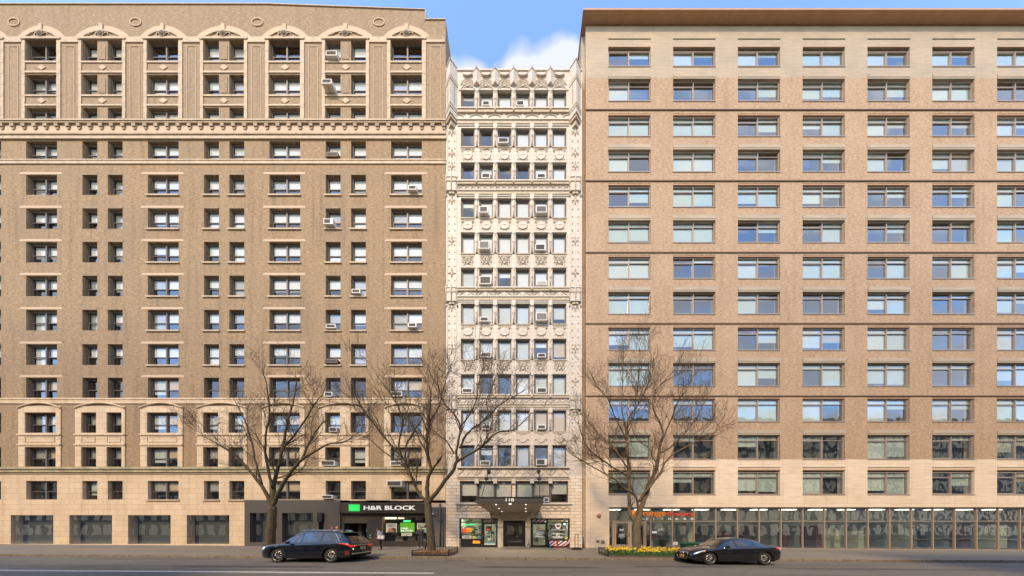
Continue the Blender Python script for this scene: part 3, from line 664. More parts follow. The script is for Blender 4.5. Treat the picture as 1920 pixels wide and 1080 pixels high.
# brick lintels above the windows
def lintelL(mb, a, b, y0, d, base=0.0, cx=0.0):
    def q(px): return X(px) - cx
    if d: mb.prism_xz([(q(a - 13), Z(y0 - 1) - base), (q(b + 10), Z(y0 - 1) - base), (q(b + 9), Z(y0 - 5) - base), (q(a - 10), Z(y0 - 5) - base)], -.012, -.003, brickpat)
    else: mb.box(q(a), q(b), -.012, -.003, Z(y0) - base, Z(y0 - 4.2) - base, brickLt)
    return mb
LM = {}
# pale stone surrounds of the two rows above the ledge
mb = MB()
for k in range(0, 4):
    o = -228 * k
    for (a, b, cs) in ((599, 692, ((610.5, 638.5), (658, 686))), (721, 800, ((733, 791),))):
        a, b = a + o, b + o; cs = [(X(c[0] + o), X(c[1] + o)) for c in cs]
        if a < -50: continue
        grid_wall(mb, cs, [(Z(875.5), Z(838.6)), (Z(812), Z(774))], X(a), X(b), Z(876.5), Z(762), -.06, -.003, lime)
        mb.box(X(a) - .03, X(b) + .03, -.13, -.061, Z(817), Z(814.5), lime); mb.box(X(a) - .03, X(b) + .03, -.12, -.061, Z(836), Z(833), lime)
        for c in cs:
            t = .06
            for (z0, z1) in ((Z(830), Z(829)), (Z(820), Z(819))): mb.box(c[0] + .05, c[1] - .05, -.085, -.061, z0, z1, terraL)
            mb.box(c[0] + .05, c[0] + .1, -.085, -.061, Z(829), Z(820), terraL); mb.box(c[1] - .1, c[1] - .05, -.085, -.061, Z(829), Z(820), terraL)
        hw = (b - a) / 2 / S; cx = X((a + b) / 2); rise = .45; R = (hw * hw + rise * rise) / (2 * rise); a0 = math.asin(hw / R); zc = Z(766) + rise - R
        mb.tube([(cx + R * sin(-a0 + 2 * a0 * i / 14), -.08, zc + R * cos(-a0 + 2 * a0 * i / 14)) for i in range(15)], .07, lime, 6)
mb.build('stone_surround', lb)
# windows
rndw = random.Random(11)
order = sorted(range(len(cellsL)), key=lambda i: -cellsL[i][0])
main = set(order[:7]); rest = MB()
acL = {}
for rank, i in enumerate(order):
    a, b, d = cellsL[i]; c = colsL[i]
    for ri, (zb, zt) in enumerate(rZL):
        r = rndw.random(); low = ri >= 10
        up = [(rndw.choice((.4, .48, .5, .5, .62)), W1)] if r < .5 else ([(1, rndw.choice((W1, W1, G1, C1)))] if r < .75 else [(rndw.choice((.5, .8)), C1)])
        if low: up = [(0, W1)] if r < .45 else ([(.5, C1)] if r < .8 else [(.75, G1)])
        if a == 658 and 5 <= ri <= 6: up = [(1, W1)]
        if a == 610.5 and ri == 6: up = [(1, W1)]
        stt = up * 2 if d else up
        if d and r > .3: stt = [up[0], (.5, W1) if not low else (.48, T1)]
        if d and ri == 0: stt = [(0, W1), (0, W1)]
        if rank < 7:
            ex = []
            if 4 <= ri <= 10:
                if (d, ri) not in LM: LM[(d, ri)] = lintelL(MB(), a, b, rowsL[ri][0], d, zb, (c[0] + c[1]) / 2).mesh('lintel')
                ex = [('lintel', LM[(d, ri)])]
            window(lb, c[0], c[1], zb, zt, 'hung2' if d else 'hung', .19, stt, glassA, sill=terraL if 4 <= ri <= 9 or ri == 13 else None, extra=ex)
        else:
            cx = (c[0] + c[1]) / 2; frame_mb(c[1] - c[0], zt - zb, 'hung2' if d else 'hung', .19, rest, cx, zb); pane_mb(c[1] - c[0], zt - zb, .24, glassA, rest, cx, zb)
            blind_mb(c[1] - c[0], zt - zb, 'hung', stt, .24, rest, cx, zb)
            if 4 <= ri <= 10: lintelL(rest, a, b, rowsL[ri][0], d)
o = rest.build('window', lb); tag(o, 'rows of further windows at the far left end', kind='stuff')
acl = [(0, 'left', 615, 636, 9.5, 1, 0, .25), (1, 'left', 612, 631, 9, 0, 4, .5), (3, 'left', 615, 637, 8.5, 1, 2, .2), (4, 'right', 768, 784, 8.5, 0, 4, .3), (5, 'left', 611.5, 630, 10.5, 0, 1, .3), (7, 'middle', 663, 679, 8, 0, 0, .25),
       (8, 'left', 614, 633, 8, 0, 0, .2), (8, 'right', 768, 784, 8.5, 0, 4, .3), (9, 'left', 612, 636, 8, 1, 2, .2), (10, 'left', 611, 627, 9, 1, 0, .2), (10, 'right', 735, 757, 9, 1, 0, .25), (11, 'left', 620, 635, 9, 1, 0, .2),
       (12, 'left', 607, 633, 10, 1, 0, .3), (12, 'right', 735, 755, 9, 0, 0, .3), (13, 'left', 607, 628, 7.5, 0, 0, .25)]
for (ri, cn, a, b, h, dk, stl, pr) in acl:
    col = {'left': 'leftmost single windows', 'middle': 'second single windows', 'right': 'wide windows'}[cn]
    aircon(a, b, 0, h, rZL[ri][0], '%s air conditioner in the brown brick building, %s row down among its %s' % ('brown' if stl == 2 else 'white', NTH[ri], col), 'air conditioners in the brown building windows', dark=dk, style=stl, proj=pr, tilt=0)
aircon(729, 757, 0, 11, Z(914), 'large white air conditioner high in the wide window just above the tax office sign', 'air conditioners in the brown building windows', dark=1, proj=.35)

# ================================================================ 3. pink brick modern building (right)
RX0, RX1 = X(1098.3), X(1985)
rb = thing('modern_building', (X(1240), 0, gz(X(1240))), 'modern pink brick and pale stone apartment block with flat overhanging roof and wide windows', 'building')
rowsR = [(89, 124.5), (146, 189.5), (213, 255.5), (278.5, 322), (344, 388), (411, 454.5), (478.5, 522), (545, 588.5), (611.5, 656), (678, 723.5), (745, 790), (813, 860.5), (882, 926.5)]
rZR = [(Z(b), Z(a)) for a, b in rowsR]; colsR = [(X(1140.5 + 121.5 * k), X(1219.8 + 121.5 * k)) for k in range(7)]
WR = .5
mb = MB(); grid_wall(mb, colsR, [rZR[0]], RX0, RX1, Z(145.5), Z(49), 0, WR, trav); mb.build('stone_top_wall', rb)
mb = MB(); grid_wall(mb, colsR, list(reversed(rZR[1:12])), RX0, RX1, Z(861), Z(145.5), 0, WR, brickR); mb.build('brick_wall', rb)
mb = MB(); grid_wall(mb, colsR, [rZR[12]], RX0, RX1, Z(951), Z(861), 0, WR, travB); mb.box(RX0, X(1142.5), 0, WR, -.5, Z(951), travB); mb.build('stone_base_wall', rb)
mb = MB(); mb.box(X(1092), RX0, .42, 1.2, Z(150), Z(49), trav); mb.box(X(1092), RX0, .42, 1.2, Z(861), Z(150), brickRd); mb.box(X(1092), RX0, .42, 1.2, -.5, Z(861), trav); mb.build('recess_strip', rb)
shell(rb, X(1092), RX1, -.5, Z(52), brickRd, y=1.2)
copper = mat('brown metal soffit', (.50, .29, .165), .55, noise=.12, nscale=1.2)
mb = MB(); mb.box(X(1088) + .1, RX1, -.6, 12, Z(47.5), Z(44.5), copper)
mb.build('overhanging_roof', rb)
mb = MB()
for yj in (206.5, 339.5, 473.5, 606.5, 742): mb.box(RX0 - .01, RX1, -.07, -.003, Z(yj + 1.4), Z(yj - .2), mat('brown metal ledge', (.22, .14, .09), .6))
mb.build('floor_ledge', rb)
RM = {}
def lintelR(ri):
    if ri in RM: return RM[ri]
    w = (colsR[0][1] - colsR[0][0]) / 2; h = rZR[ri][1] - rZR[ri][0] - .01; a = MB(); b_ = MB()
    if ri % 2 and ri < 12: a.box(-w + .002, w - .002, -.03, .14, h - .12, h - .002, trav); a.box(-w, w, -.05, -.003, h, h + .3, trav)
    elif 2 <= ri <= 10: a.box(-w + .002, w - .002, .02, .14, h - .1, h - .002, copper)
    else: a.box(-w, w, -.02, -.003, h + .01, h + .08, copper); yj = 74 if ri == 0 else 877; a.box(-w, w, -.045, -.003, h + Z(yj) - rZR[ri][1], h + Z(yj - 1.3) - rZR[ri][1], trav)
    b_.box(-w - .01, w + .01, -.04, -.003, -.08, -.01, frameT)
    RM[ri] = [('lintel', a.mesh('lintel')), ('sill', b_.mesh('sill'))]; return RM[ri]
blindR = mat('pale green roller blind', (.60, .655, .59), .8, noise=.05, nscale=2)
rndr = random.Random(5)
known = {(0, 0): [(0, W1), (.25, blindR)], (1, 0): [(1, W1), (.0, W1)], (2, 0): [(1, blindR)] * 2, (3, 0): [(1, W1), (.15, W1)], (4, 0): [(.1, W1), (.65, blindR)], (5, 0): [(.85, blindR), (.8, blindR)], (6, 0): [(1, W1)] * 2,
         (7, 0): [(1, blindR)] * 2, (1, 1): [(0, W1)] * 2, (4, 1): [(1, blindR), (.8, blindR)], (2, 1): [(1, blindR)] * 2, (3, 1): [(1, W1)] * 2, (5, 1): [(1, blindR)] * 2, (6, 1): [(0, W1), (.15, W1)], (7, 1): [(0, W1)] * 2, (8, 1): [(.8, blindR), (.9, blindR)], (9, 1): [(0, W1)] * 2}
for ci, c in enumerate(colsR):
    for ri, (zb, zt) in enumerate(rZR):
        s_ = known.get((ri, ci)) or [(rndr.choice((0, 0, .25, .45, .7, .85, 1, 1)), rndr.choice((blindR, blindR, W1, C1))), (rndr.choice((0, .15, .4, .6, .9, 1)), rndr.choice((blindR, blindR, G1, T1)))]
        window(rb, c[0], c[1], zb + .01, zt - .12, 'modern' if ri else 'modern_top', .11, s_, glassR, extra=lintelR(ri))
# flatten relief so that it stands proud by no more than in the place
done = set()
for root_, fac in ((lb, .55), (wb, .72)):
    for ch in root_.children:
        nm = ch.name.split('.')[0]
        if ch.type == 'MESH' and ch.data.name not in done and nm in ('terracotta_trim', 'quoin_strip', 'cornice', 'bracket', 'string_course', 'carved_band', 'window_hood', 'corner_tracery', 'niche_canopy', 'window_ledge', 'pier', 'ledge', 'parapet_spike'):
            done.add(ch.data.name)
            for v in ch.data.vertices:
                if v.co.y < -.02: v.co.y = -.02 + (v.co.y + .02) * fac
# ================================================================ shopfronts
def R(mb, a, b, ya, yb, y0, y1, m): return mb.box(X(a), X(b), y0, y1, Z(yb), Z(ya), m)
lampW = mat('lit ceiling panel', (.9, .9, .8), emit=(1, .95, .78), estr=9.0)
lampY = mat('warm lit ceiling panel', (.9, .8, .5), emit=(1, .80, .42), estr=2.5)
shopwall = mat('pale shop wall', (.66, .70, .58), .8, noise=.1, nscale=2)
shopdark = mat('shelf goods dark', (.07, .075, .07), .7, noise=.4, nscale=9)
shopmid = mat('shop counter grey', (.25, .29, .28), .6, noise=.3, nscale=6)
decal = mat('white window lettering', (.82, .82, .80), .5)
redP = mat('barber red', (.62, .07, .05), .5); blueP = mat('barber navy', (.03, .05, .17), .5); greyP = mat('stripe grey', (.12, .11, .12), .6)
orangeP = mat('orange sign', (.85, .34, .03), .5, emit=(1, .4, .05), estr=.12); redS = mat('red sign', (.75, .06, .02), .5, emit=(1, .1, .03), estr=.15)
yellowP = mat('yellow label', (.7, .62, .12), .5); tealP = mat('teal label', (.12, .34, .40), .5)
def room_box(b, a, c, yt, depth, wallm, ceilm=None, lamp=None, floor=None):
    mb = MB(); x0, x1 = X(a), X(c); zt = Z(yt); zb = gz(x0) - .1
    mb.box(x0, x1, depth, depth + .05, zb, zt, wallm); mb.box(x0 - .05, x0, .5, depth, zb, zt, wallm); mb.box(x1, x1 + .05, .5, depth, zb, zt, wallm)
    mb.box(x0, x1, .5, depth, zt, zt + .05, ceilm or wallm); mb.build('shop_interior', b)
    f = MB(); f.box(x0, x1, .3, depth, zb - .05, max(gz(x0), gz(x1)) + .01, floor or mat('shop floor', (.22, .19, .15), .4)); f.build('shop_floor', b)
    if lamp:
        l = MB(); n = max(1, int((x1 - x0) / 1.4))
        for i in range(n): x = x0 + (x1 - x0) * (i + .5) / n; l.box(x - .45, x + .45, 1.0, 1.25, zt - .05, zt - .01, lamp)
        l.build('ceiling_light', b)
# --- left shop of the white building
zs = gz(X(897)) - .02
mb = MB(); yf = .1
R(mb, 861.1, 863.5, 972.05, 1010.4, yf, .3, black); R(mb, 861.1, 933.1, 972.05, 973.4, yf - .02, .3, black); R(mb, 902, 905.8, 973.4, 1026, yf, .3, black); R(mb, 931.2, 933.1, 973.4, 1026, yf, .3, black)
R(mb, 863.5, 902, 978.2, 979.6, yf, .28, black); R(mb, 905.8, 931.2, 973.6, 979.5, yf, .25, frameDL); R(mb, 905.8, 931.2, 979.5, 981, yf, .27, black)
o = mb.build('shop_frame', wb); 
mb = MB(); R(mb, 863.5, 902, 1010.4, 1026, yf, .28, blackM); mb.build('stall_riser', wb)
g = MB(); g.quad((X(863.5), .2, Z(1010.4)), (X(902), .2, Z(1010.4)), (X(902), .2, Z(973.4)), (X(863.5), .2, Z(973.4)), glassS); g.build('shop_window', wb)
d = MB(); R(d, 905.9, 907.5, 981, 1025.6, .12, .22, black); R(d, 929.6, 931.1, 981, 1025.6, .12, .22, black); R(d, 907.5, 929.6, 981, 982.5, .12, .22, black); R(d, 907.5, 929.6, 1022.2, 1025.6, .12, .22, black); d = d.build('shop_door', wb)
g = MB(); g.quad((X(907.5), .17, Z(1022)), (X(929.6), .17, Z(1022)), (X(929.6), .17, Z(982.5)), (X(907.5), .17, Z(982.5)), glassS); g.build('pane', d)
g = MB(); g.ball((X(904.6), .06, Z(1004.5)), .05, mat('brass', (.6, .42, .12), .3, metal=1), 8); g.build('door_handle', d)
room_box(wb, 861, 941, 971, 3.4, shopwall, lamp=lampW)
mb = MB(); rs = random.Random(3)
for k in range(16):
    a = rs.uniform(866, 896); h = rs.uniform(2, 5); y = rs.choice((988, 994, 1000, 1006)); R(mb, a, a + rs.uniform(2, 6), y - h, y, 1.0 + rs.uniform(0, .5), 1.7, rs.choice((shopdark, shopdark, shopmid, shopwall, tealP)))
for y in (988, 994, 1000, 1006): R(mb, 866, 900, y, y + .5, .9, 1.8, shopmid)
for k in range(9): a = rs.uniform(907, 922); y = rs.uniform(990, 1014); R(mb, a, a + rs.uniform(2, 7), y, y + rs.uniform(2, 6), 1.4, 2.0, rs.choice((shopdark, shopmid, tealP, shopwall)))
R(mb, 907, 918, 986, 995, 1.0, 1.1, shopdark); R(mb, 926, 927.6, 984, 1015, .5, .56, decal)
mb.build('shelf_goods', wb)
mb = MB(); R(mb, 866.2, 873.5, 991, 998.2, .16, .19, redS); R(mb, 873.5, 883.3, 990, 998, .155, .185, orangeP)
for k in range(4): R(mb, 874.8 + k * 2, 876 + k * 2, 993.6 + (k % 2) * .6, 996.4, .14, .155, redS)
mb.build('window_poster', wb)
mb = MB(); R(mb, 865.5, 883.2, 1004.2, 1010, .165, .19, mat('pale card', (.62, .64, .56), .7))
for k in range(5): R(mb, 870 + k * 2, 871.1 + k * 2, 1005.8 + (1 if k == 0 else 0), 1008.6, .155, .165, greyP)
R(mb, 885.2, 891, 1005, 1010, .165, .19, yellowP); R(mb, 894, 899.5, 1004.5, 1009, .165, .19, tealP); mb.build('window_card', wb)
mb = MB(); R(mb, 886, 899.8, 1014.5, 1019, yf - .03, yf - .003, orangeP); R(mb, 886.4, 896, 1013.2, 1014.4, yf - .025, yf - .003, redS); mb.build('small_sign', wb)
mb = MB(); neon = mat('green neon', (.1, .8, .3), emit=(.05, 1, .2), estr=.5)
for k in range(9): R(mb, 868 + k * 2.6, 869.8 + k * 2.6, 982.4 + (k % 2) * .4, 984.6, .3, .33, neon)
mb.build('neon_sign', wb)
mb = MB(); R(mb, 908, 926, 1016.6, 1019, .14, .16, tealP); R(mb, 907.6, 927.5, 1019.4, 1021.6, .14, .16, decal); R(mb, 914, 923, 1009, 1013.5, .14, .16, mat('pale card', (.62, .64, .56), .7)); R(mb, 911, 917.5, 991.8, 993.8, .14, .16, redS); R(mb, 928, 929.5, 996, 1008, .14, .16, tealP); mb.build('door_sticker', d)
# --- central entrance
mb = MB(); R(mb, 943.3, 946.3, 976.05, 1026, .14, .36, black); R(mb, 982.2, 985.1, 976.05, 1026, .14, .36, black); R(mb, 946.3, 982.2, 976.05, 978, .14, .36, black); mb.build('entrance_frame', wb)
d = MB(); R(d, 946.4, 949.8, 978.1, 1024.8, .2, .28, black); R(d, 978.8, 982.1, 978.1, 1024.8, .2, .28, black); R(d, 949.8, 978.8, 978.1, 980.8, .2, .28, black); R(d, 949.8, 978.8, 1017, 1024.8, .2, .28, black); d = d.build('entrance_door', wb)
g = MB(); g.quad((X(949.8), .24, Z(1017)), (X(978.8), .24, Z(1017)), (X(978.8), .24, Z(980.8)), (X(949.8), .24, Z(980.8)), glassmat('entrance glass', .22, (.8, .82, .75), wav=.3)); g.build('pane', d)
g = MB(); R(g, 948, 948.8, 998, 1006, .14, .18, mat('brass', (.6, .42, .12))); g.build('door_handle', d)
room_box(wb, 943, 986, 975, 4.0, mat('lobby wall', (.42, .36, .24), .7, noise=.3, nscale=2), lamp=lampY)
mb = MB()
for k in range(14): a = rs.uniform(951, 975); y = rs.uniform(984, 1006); R(mb, a, a + rs.uniform(1, 5), y, y + rs.uniform(3, 9), 2.2 + .1 * k, 2.3 + .1 * k, rs.choice((shopdark, shopwall, mat('lobby plant', (.06, .10, .03), .8), mat('lobby wood', (.25, .12, .05), .6), shopmid)))
mb.build('lobby_furnishing', wb)
mb = MB(); mb.box(X(944), X(984), -.1, .14, gz(-1.) - .05, gz(-1.) + .05, terraL); mb.build('doorstep', wb)
# --- barber shop
mb = MB()
R(mb, 994.9, 997.6, 972.05, 1026.5, yf, .3, black); R(mb, 1065.6, 1068.4, 972.05, 1026.5, yf, .3, black); R(mb, 997.6, 1065.6, 972.05, 973.8, yf - .02, .3, black); R(mb, 1024.4, 1027.6, 973.8, 1026.5, yf, .3, black)
R(mb, 997.6, 1024.4, 979.2, 981, yf, .28, black); R(mb, 1027.6, 1065.6, 979, 980.4, yf, .28, black); R(mb, 1027.6, 1065.6, 1011.5, 1013.4, yf, .28, black); mb.build('shop_frame', wb)
def stripes(mb, x0, x1, z0, z1, y, cols_, w, slant):
    mb.box(x0, x1, y, y + .02, z0, z1, decal); x = x0 - slant; i = 0
    while x < x1:
        pts = [(x, z0), (x + w, z0), (x + w + slant, z1), (x + slant, z1)]
        # clip against the panel
        out = []
        def clip(pts, f, lim, sgn):
            r = []
            for k in range(len(pts)):
                p, q_ = pts[k], pts[(k + 1) % len(pts)]; pi_, qi = sgn * (p[0] - lim) >= 0, sgn * (q_[0] - lim) >= 0
                if pi_: r.append(p)
                if pi_ != qi: t = (lim - p[0]) / (q_[0] - p[0]); r.append((lim, p[1] + t * (q_[1] - p[1])))
            return r
        pts = clip(pts, 0, x0, 1)
        if len(pts) > 2: pts = clip(pts, 0, x1, -1)
        if len(pts) > 2: mb.prism_xz(pts, y - .01, y - .001, cols_[i % len(cols_)])
        x += w * 2; i += 1
mb = MB(); stripes(mb, X(995.9) + .08, X(1024.4), Z(979.2), Z(973.9), .16, (redP, greyP), .2, .42); mb.build('striped_transom', wb)
mb = MB(); R(mb, 1027.6, 1065.6, 1013.4, 1026.5, .13, .28, blackM); stripes(mb, X(1030), X(1064), Z(1023.8), Z(1014.2), .1, (redP, blueP), .2, .62); mb.build('striped_panel', wb)
g = MB(); g.quad((X(1027.6), .2, Z(1011.5)), (X(1065.6), .2, Z(1011.5)), (X(1065.6), .2, Z(973.8)), (X(1027.6), .2, Z(973.8)), glassS); g.build('shop_window', wb)
d = MB(); R(d, 997.7, 999.3, 981.1, 1025.9, .12, .22, black); R(d, 1022.8, 1024.3, 981.1, 1025.9, .12, .22, black); R(d, 999.3, 1022.8, 981.1, 982.6, .12, .22, black); R(d, 999.3, 1022.8, 1022.2, 1025.9, .12, .22, black); d = d.build('shop_door', wb)
g = MB(); g.quad((X(999.3), .17, Z(1022.2)), (X(1022.8), .17, Z(1022.2)), (X(1022.8), .17, Z(982.6)), (X(999.3), .17, Z(982.6)), glassS); g.build('pane', d)
g = MB(); g.ball((X(1025.3), .06, Z(1000.5)), .05, mat('brass', (.6, .42, .12)), 8); g.build('door_handle', d)
room_box(wb, 994, 1070, 971, 3.6, shopwall, lamp=lampW)
mb = MB()
for k in range(20): a = rs.uniform(998, 1060); y = rs.uniform(990, 1006); R(mb, a, a + rs.uniform(3, 8), y, y + rs.uniform(4, 14), 1.6 + .08 * k, 1.68 + .08 * k, rs.choice((shopdark, shopdark, shopmid, shopwall)))
R(mb, 1037, 1063, 982, 996, 2.6, 2.7, shopdark); mb.build('shop_furnishing', wb)
mb = MB(); y0, y1 = .16, .19
pts = [(X(1041.2), Z(983)), (X(1052.6), Z(983)), (X(1050), Z(991.5)), (X(1044), Z(991.5))][::-1]
mb.prism_xz([(X(1040.6), Z(984)), (X(1044), Z(991.6)), (X(1050), Z(991.6)), (X(1053.2), Z(984)), (X(1051), Z(982)), (X(1042.8), Z(982))], .175, .19, decal)
mb.prism_xz([(X(1042.6), Z(984.4)), (X(1045), Z(988.5)), (X(1049), Z(988.5)), (X(1051.4), Z(984.4))], .168, .175, shopdark)
for k in range(13): a = 1033.5 + k * 2.1; mb.tube([(X(a), .18, Z(995.6 + (k % 3) * .3)), (X(a + .8), .17, Z(992.2 - (k % 2))), (X(a + 1.7), .18, Z(995.4))], .02, decal, 4)
mb.tube([(X(1034 + k * 2.6), .18, Z(1002.6 - 2.4 * sin(pi * k / 10))) for k in range(11)], .028, decal, 4)
mb.tube([(X(1046.6) + .15 * cos(t), .18, Z(1004) + .15 * sin(t)) for t in [k * pi / 6 for k in range(13)]], .025, decal, 4, cap=False); mb.tube([(X(1044.8), .18, Z(1005.4)), (X(1048.4), .18, Z(1002.4))], .02, decal, 4); mb.tube([(X(1044.8), .18, Z(1002.4)), (X(1048.4), .18, Z(1005.4))], .02, decal, 4)
R(mb, 1036, 1057, 1006.3, 1007.9, y0, y1, decal)
for k in range(5): mb.ball((X(1040 + k * 3.1), .18, Z(1009.4)), .045, decal, 6)
R(mb, 1030, 1064, 976.2, 977.2, y0, y1, mat('dull gold lettering', (.45, .36, .16)))
mb.build('window_lettering', wb)
mb = MB(); R(mb, 1060, 1065, 1007, 1011.2, .165, .19, yellowP); mb.ball((X(1060), .4, Z(982.5)), .09, mat('blue lamp', (.2, .3, .9), emit=(.25, .4, 1), estr=2), 8); mb.build('window_card', wb)
mb = MB(); R(mb, 1002, 1020, 997, 1000, .14, .16, decal)
for k in range(6): R(mb, 1003.6 + k * 2.6, 1005 + k * 2.6, 997.8, 999.2, .135, .14, greyP)
R(mb, 1007, 1017, 1000.8, 1003.4, .14, .16, decal); R(mb, 1004, 1019, 1004.6, 1007.4, .14, .16, decal); R(mb, 1006.5, 1016.5, 989.5, 991.2, .14, .16, redP); mb.build('door_sticker', d)

# --- canopy
cn = thing('entrance_canopy', ((-3.15 + 1.12) / 2, -5.56 / 2, 3.1), 'long dark grey canopy over the entrance, marked 118, hung on two rods', 'canopy')
canm = mat('charcoal canopy', (.045, .043, .04), .6, noise=.1); canu = mat('grey canopy underside', (.42, .37, .31), .7)
mb = MB(); xa, xb = -3.16, 1.1
mb.v += [(xa, -5.56, 3.23), (xb, -5.56, 3.23), (xb, -.003, 3.03), (xa, -.003, 3.03), (xa, -5.56, 3.57), (xb, -5.56, 3.57), (xb, -.003, 3.57), (xa, -.003, 3.57)]
for qd in ((4, 5, 6, 7), (0, 1, 5, 4), (1, 2, 6, 5), (2, 3, 7, 6), (3, 0, 4, 7)): mb.face(list(qd), canm)
mb.face([0, 3, 2, 1], canu)
mb.box(xa - .02, xb + .02, -5.6, -5.562, 3.535, 3.6, black); mb.box(xa - .02, xb + .02, -5.6, -5.562, 3.2, 3.235, black)
mb.build('canopy_body', cn)
text('house_number', '118', (-1.27, -5.58, 3.305), .19, .53, mat('white lettering', (.85, .84, .8), .5), cn, extrude=.02, bold=.03)
mb = MB(); lm = mat('lit downlight', (.9, .9, .85), emit=(1, .95, .85), estr=1.5)
for px, py in ((492, 422), (519, 458), (544, 486), (766, 422), (764, 458), (766, 486)):
    fx, fy = 830 + px / 4.907, 860 + py / 4.907
    # on the sloping underside
    for it in range(1): pass
    t = (fy - 942.5) / (961.3 - 942.5); dd = 1 / ((1 - t) / 14.44 + t / 20.0); zz = EYE + (HY - fy) * dd / 430
    mb.tube([((fx - VX) * dd / 430, dd - 20, zz - .012), ((fx - VX) * dd / 430, dd - 20, zz + .02)], .045, lm, 10)
mb.build('downlight', cn)
for lx, ly in ((-2.2, -1.6), (.1, -1.6), (-1.0, -3.2)):
    pl = bpy.data.lights.new('downlight_lamp', 'SPOT'); pl.energy = 38; pl.spot_size = 2.5; pl.spot_blend = .6; pl.color = (1, .86, .66); pl.shadow_soft_size = .08; po_ = bpy.data.objects.new('downlight_lamp', pl); COL.objects.link(po_); po_.location = Vector((lx, ly, 2.98)) - cn.location; po_.parent = cn
mb = MB(); mb.ball((-1.02, -5.2, 3.19), .07, lm, 10, (1, 1, .7)); mb.build('lamp', cn)
for x0, x1 in ((X(916.4), -2.92), (X(1010.3), .93)):
    mb = MB(); a = Vector((x0, -.12, Z(884.5))); b_ = Vector((x1, -5.0, 3.6)); mb.tube([a, b_], .028, black, 6)
    mb.ball(b_, .05, black, 6)
    for p in (Vector((x0, -.06, Z(884.5))), a.lerp(b_, .33)):
        mb.ball(p, .09, black, 8, (1, .6, 1))
        for k in range(6): t = k * pi / 3 + .3; mb.ball(p + Vector((.13 * cos(t), 0, .13 * sin(t))), .06, black, 6, (1, .6, 1))
    mb.build('suspension_rod', cn)
for x in (-3.0, .95): 
    mb = MB(); mb.tube([(x, -1.0, 3.1), (x, -.06, 2.1)], .02, black, 5); mb.tube([(x, -.06, 3.1), (x, -.06, .5)], .03, mat('rusty drain pipe', (.13, .07, .05), .7), 6) if x < 0 else None
    mb.build('bracket', cn)

# --- brown building ground floor
signm = mat('dark brown sign board', (.045, .038, .028), .32, noise=.3, nscale=1.2)
facia = mat('dark bronze panel', (.055, .042, .032), .5, noise=.15, nscale=2)
granite = mat('dark speckled granite', (.105, .095, .085), .28, noise=.4, nscale=20)
greyw = brickmat('grey painted panels', (.135, .12, .115), (.125, .112, .108), (.05, .045, .04), 3.0, .47, .012, offset=0, mott=.05, streak=.1)
mb = MB(); grid0 = [(X(20 + 110 * k), X(100 + 110 * k)) for k in range(4)]; grid_wall(mb, grid0, [(.3, Z(966))], LX0, X(462), -.5, Z(943), 0, WL, lime)
grid = [(X(472), X(520)), (X(532), X(590))]
grid_wall(mb, grid, [(.45, Z(962))], X(462), X(600), -.5, Z(938), -.14, WL, granite)
mb.box(X(600), X(640), -.14, WL, -.5, Z(978.5), granite) if False else None
grid_wall(mb, [(X(600), X(609.5))], [(.5, Z(962))], X(600), X(640), -.5, Z(938), -.14, WL, granite)
mb.box(X(462), X(640), -.003, WL, Z(938), Z(943) + .0, lime) if False else None
mb.build('granite_shopfront', lb)
g = MB()
for a, b in grid0 + grid + [(X(600), X(609.5))]:
    g = MB(); g.quad((a, .1, .3), (b, .1, .3), (b, .1, Z(962)), (a, .1, Z(962)), glassS); g.box(a, b, .6, .65, .3, Z(960), shopdark); g.build('shop_window', lb)
mb = MB(); R(mb, 601, 610, 962, 978.5, -.35, -.143, blackM); mb.build('small_awning', lb)
mb = MB(); R(mb, 640, 836, 938.2, 951, 0, WL, lime); R(mb, 640, 803, 951, 963, .02, WL, facia); R(mb, 640, 803, 963, 969.5, -.04, WL, facia)
R(mb, 640, 645.5, 969.5, 1028, -.02, WL, facia); R(mb, 688, 714.5, 969.5, 1028, -.02, WL, facia); R(mb, 645.5, 688, 969.5, 981, .0, WL, facia); R(mb, 714.5, 803, 1015, 1028, .0, WL, facia)
R(mb, 714.5, 717, 969.5, 1015, .05, .4, mat('bronze mullion', (.24, .19, .14), .5)); mb.build('dark_shopfront', lb)
mb = MB(); R(mb, 803, 836, 951, 1028, -.03, WL, greyw); mb.build('grey_wall', lb)
mb = MB(); gp = mat('grey pipe', (.10, .09, .085), .6); mb.tube([(X(826), -.12, -.05), (X(826), -.12, Z(944))], .06, gp, 8); mb.tube([(X(831.5), -.08, -.05), (X(831.5), -.08, Z(952))], .035, gp, 6); R(mb, 821, 831, 975.2, 976.2, -.2, -.1, gp); mb.build('drain_pipe', lb)
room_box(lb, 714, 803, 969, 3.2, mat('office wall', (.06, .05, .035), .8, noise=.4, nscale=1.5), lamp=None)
mb = MB(); R(mb, 716, 737, 970.2, 972.3, .45, .5, lampY); R(mb, 739, 750, 970.6, 971.8, .6, .65, lampY); mb.build('ceiling_light', lb)
mb = MB(); mb.quad((X(717), .25, Z(1015)), (X(803), .25, Z(1015)), (X(803), .25, Z(969.5)), (X(717), .25, Z(969.5)), glassS); mb.build('shop_window', lb)
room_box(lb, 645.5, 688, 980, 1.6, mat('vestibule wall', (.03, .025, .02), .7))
d = MB(); R(d, 648, 650, 983, 1026, 1.0, 1.06, black); R(d, 684, 686, 983, 1026, 1.0, 1.06, black); R(d, 666, 668, 983, 1026, 1.0, 1.06, black); R(d, 650, 684, 983, 985, 1.0, 1.06, black) if False else None
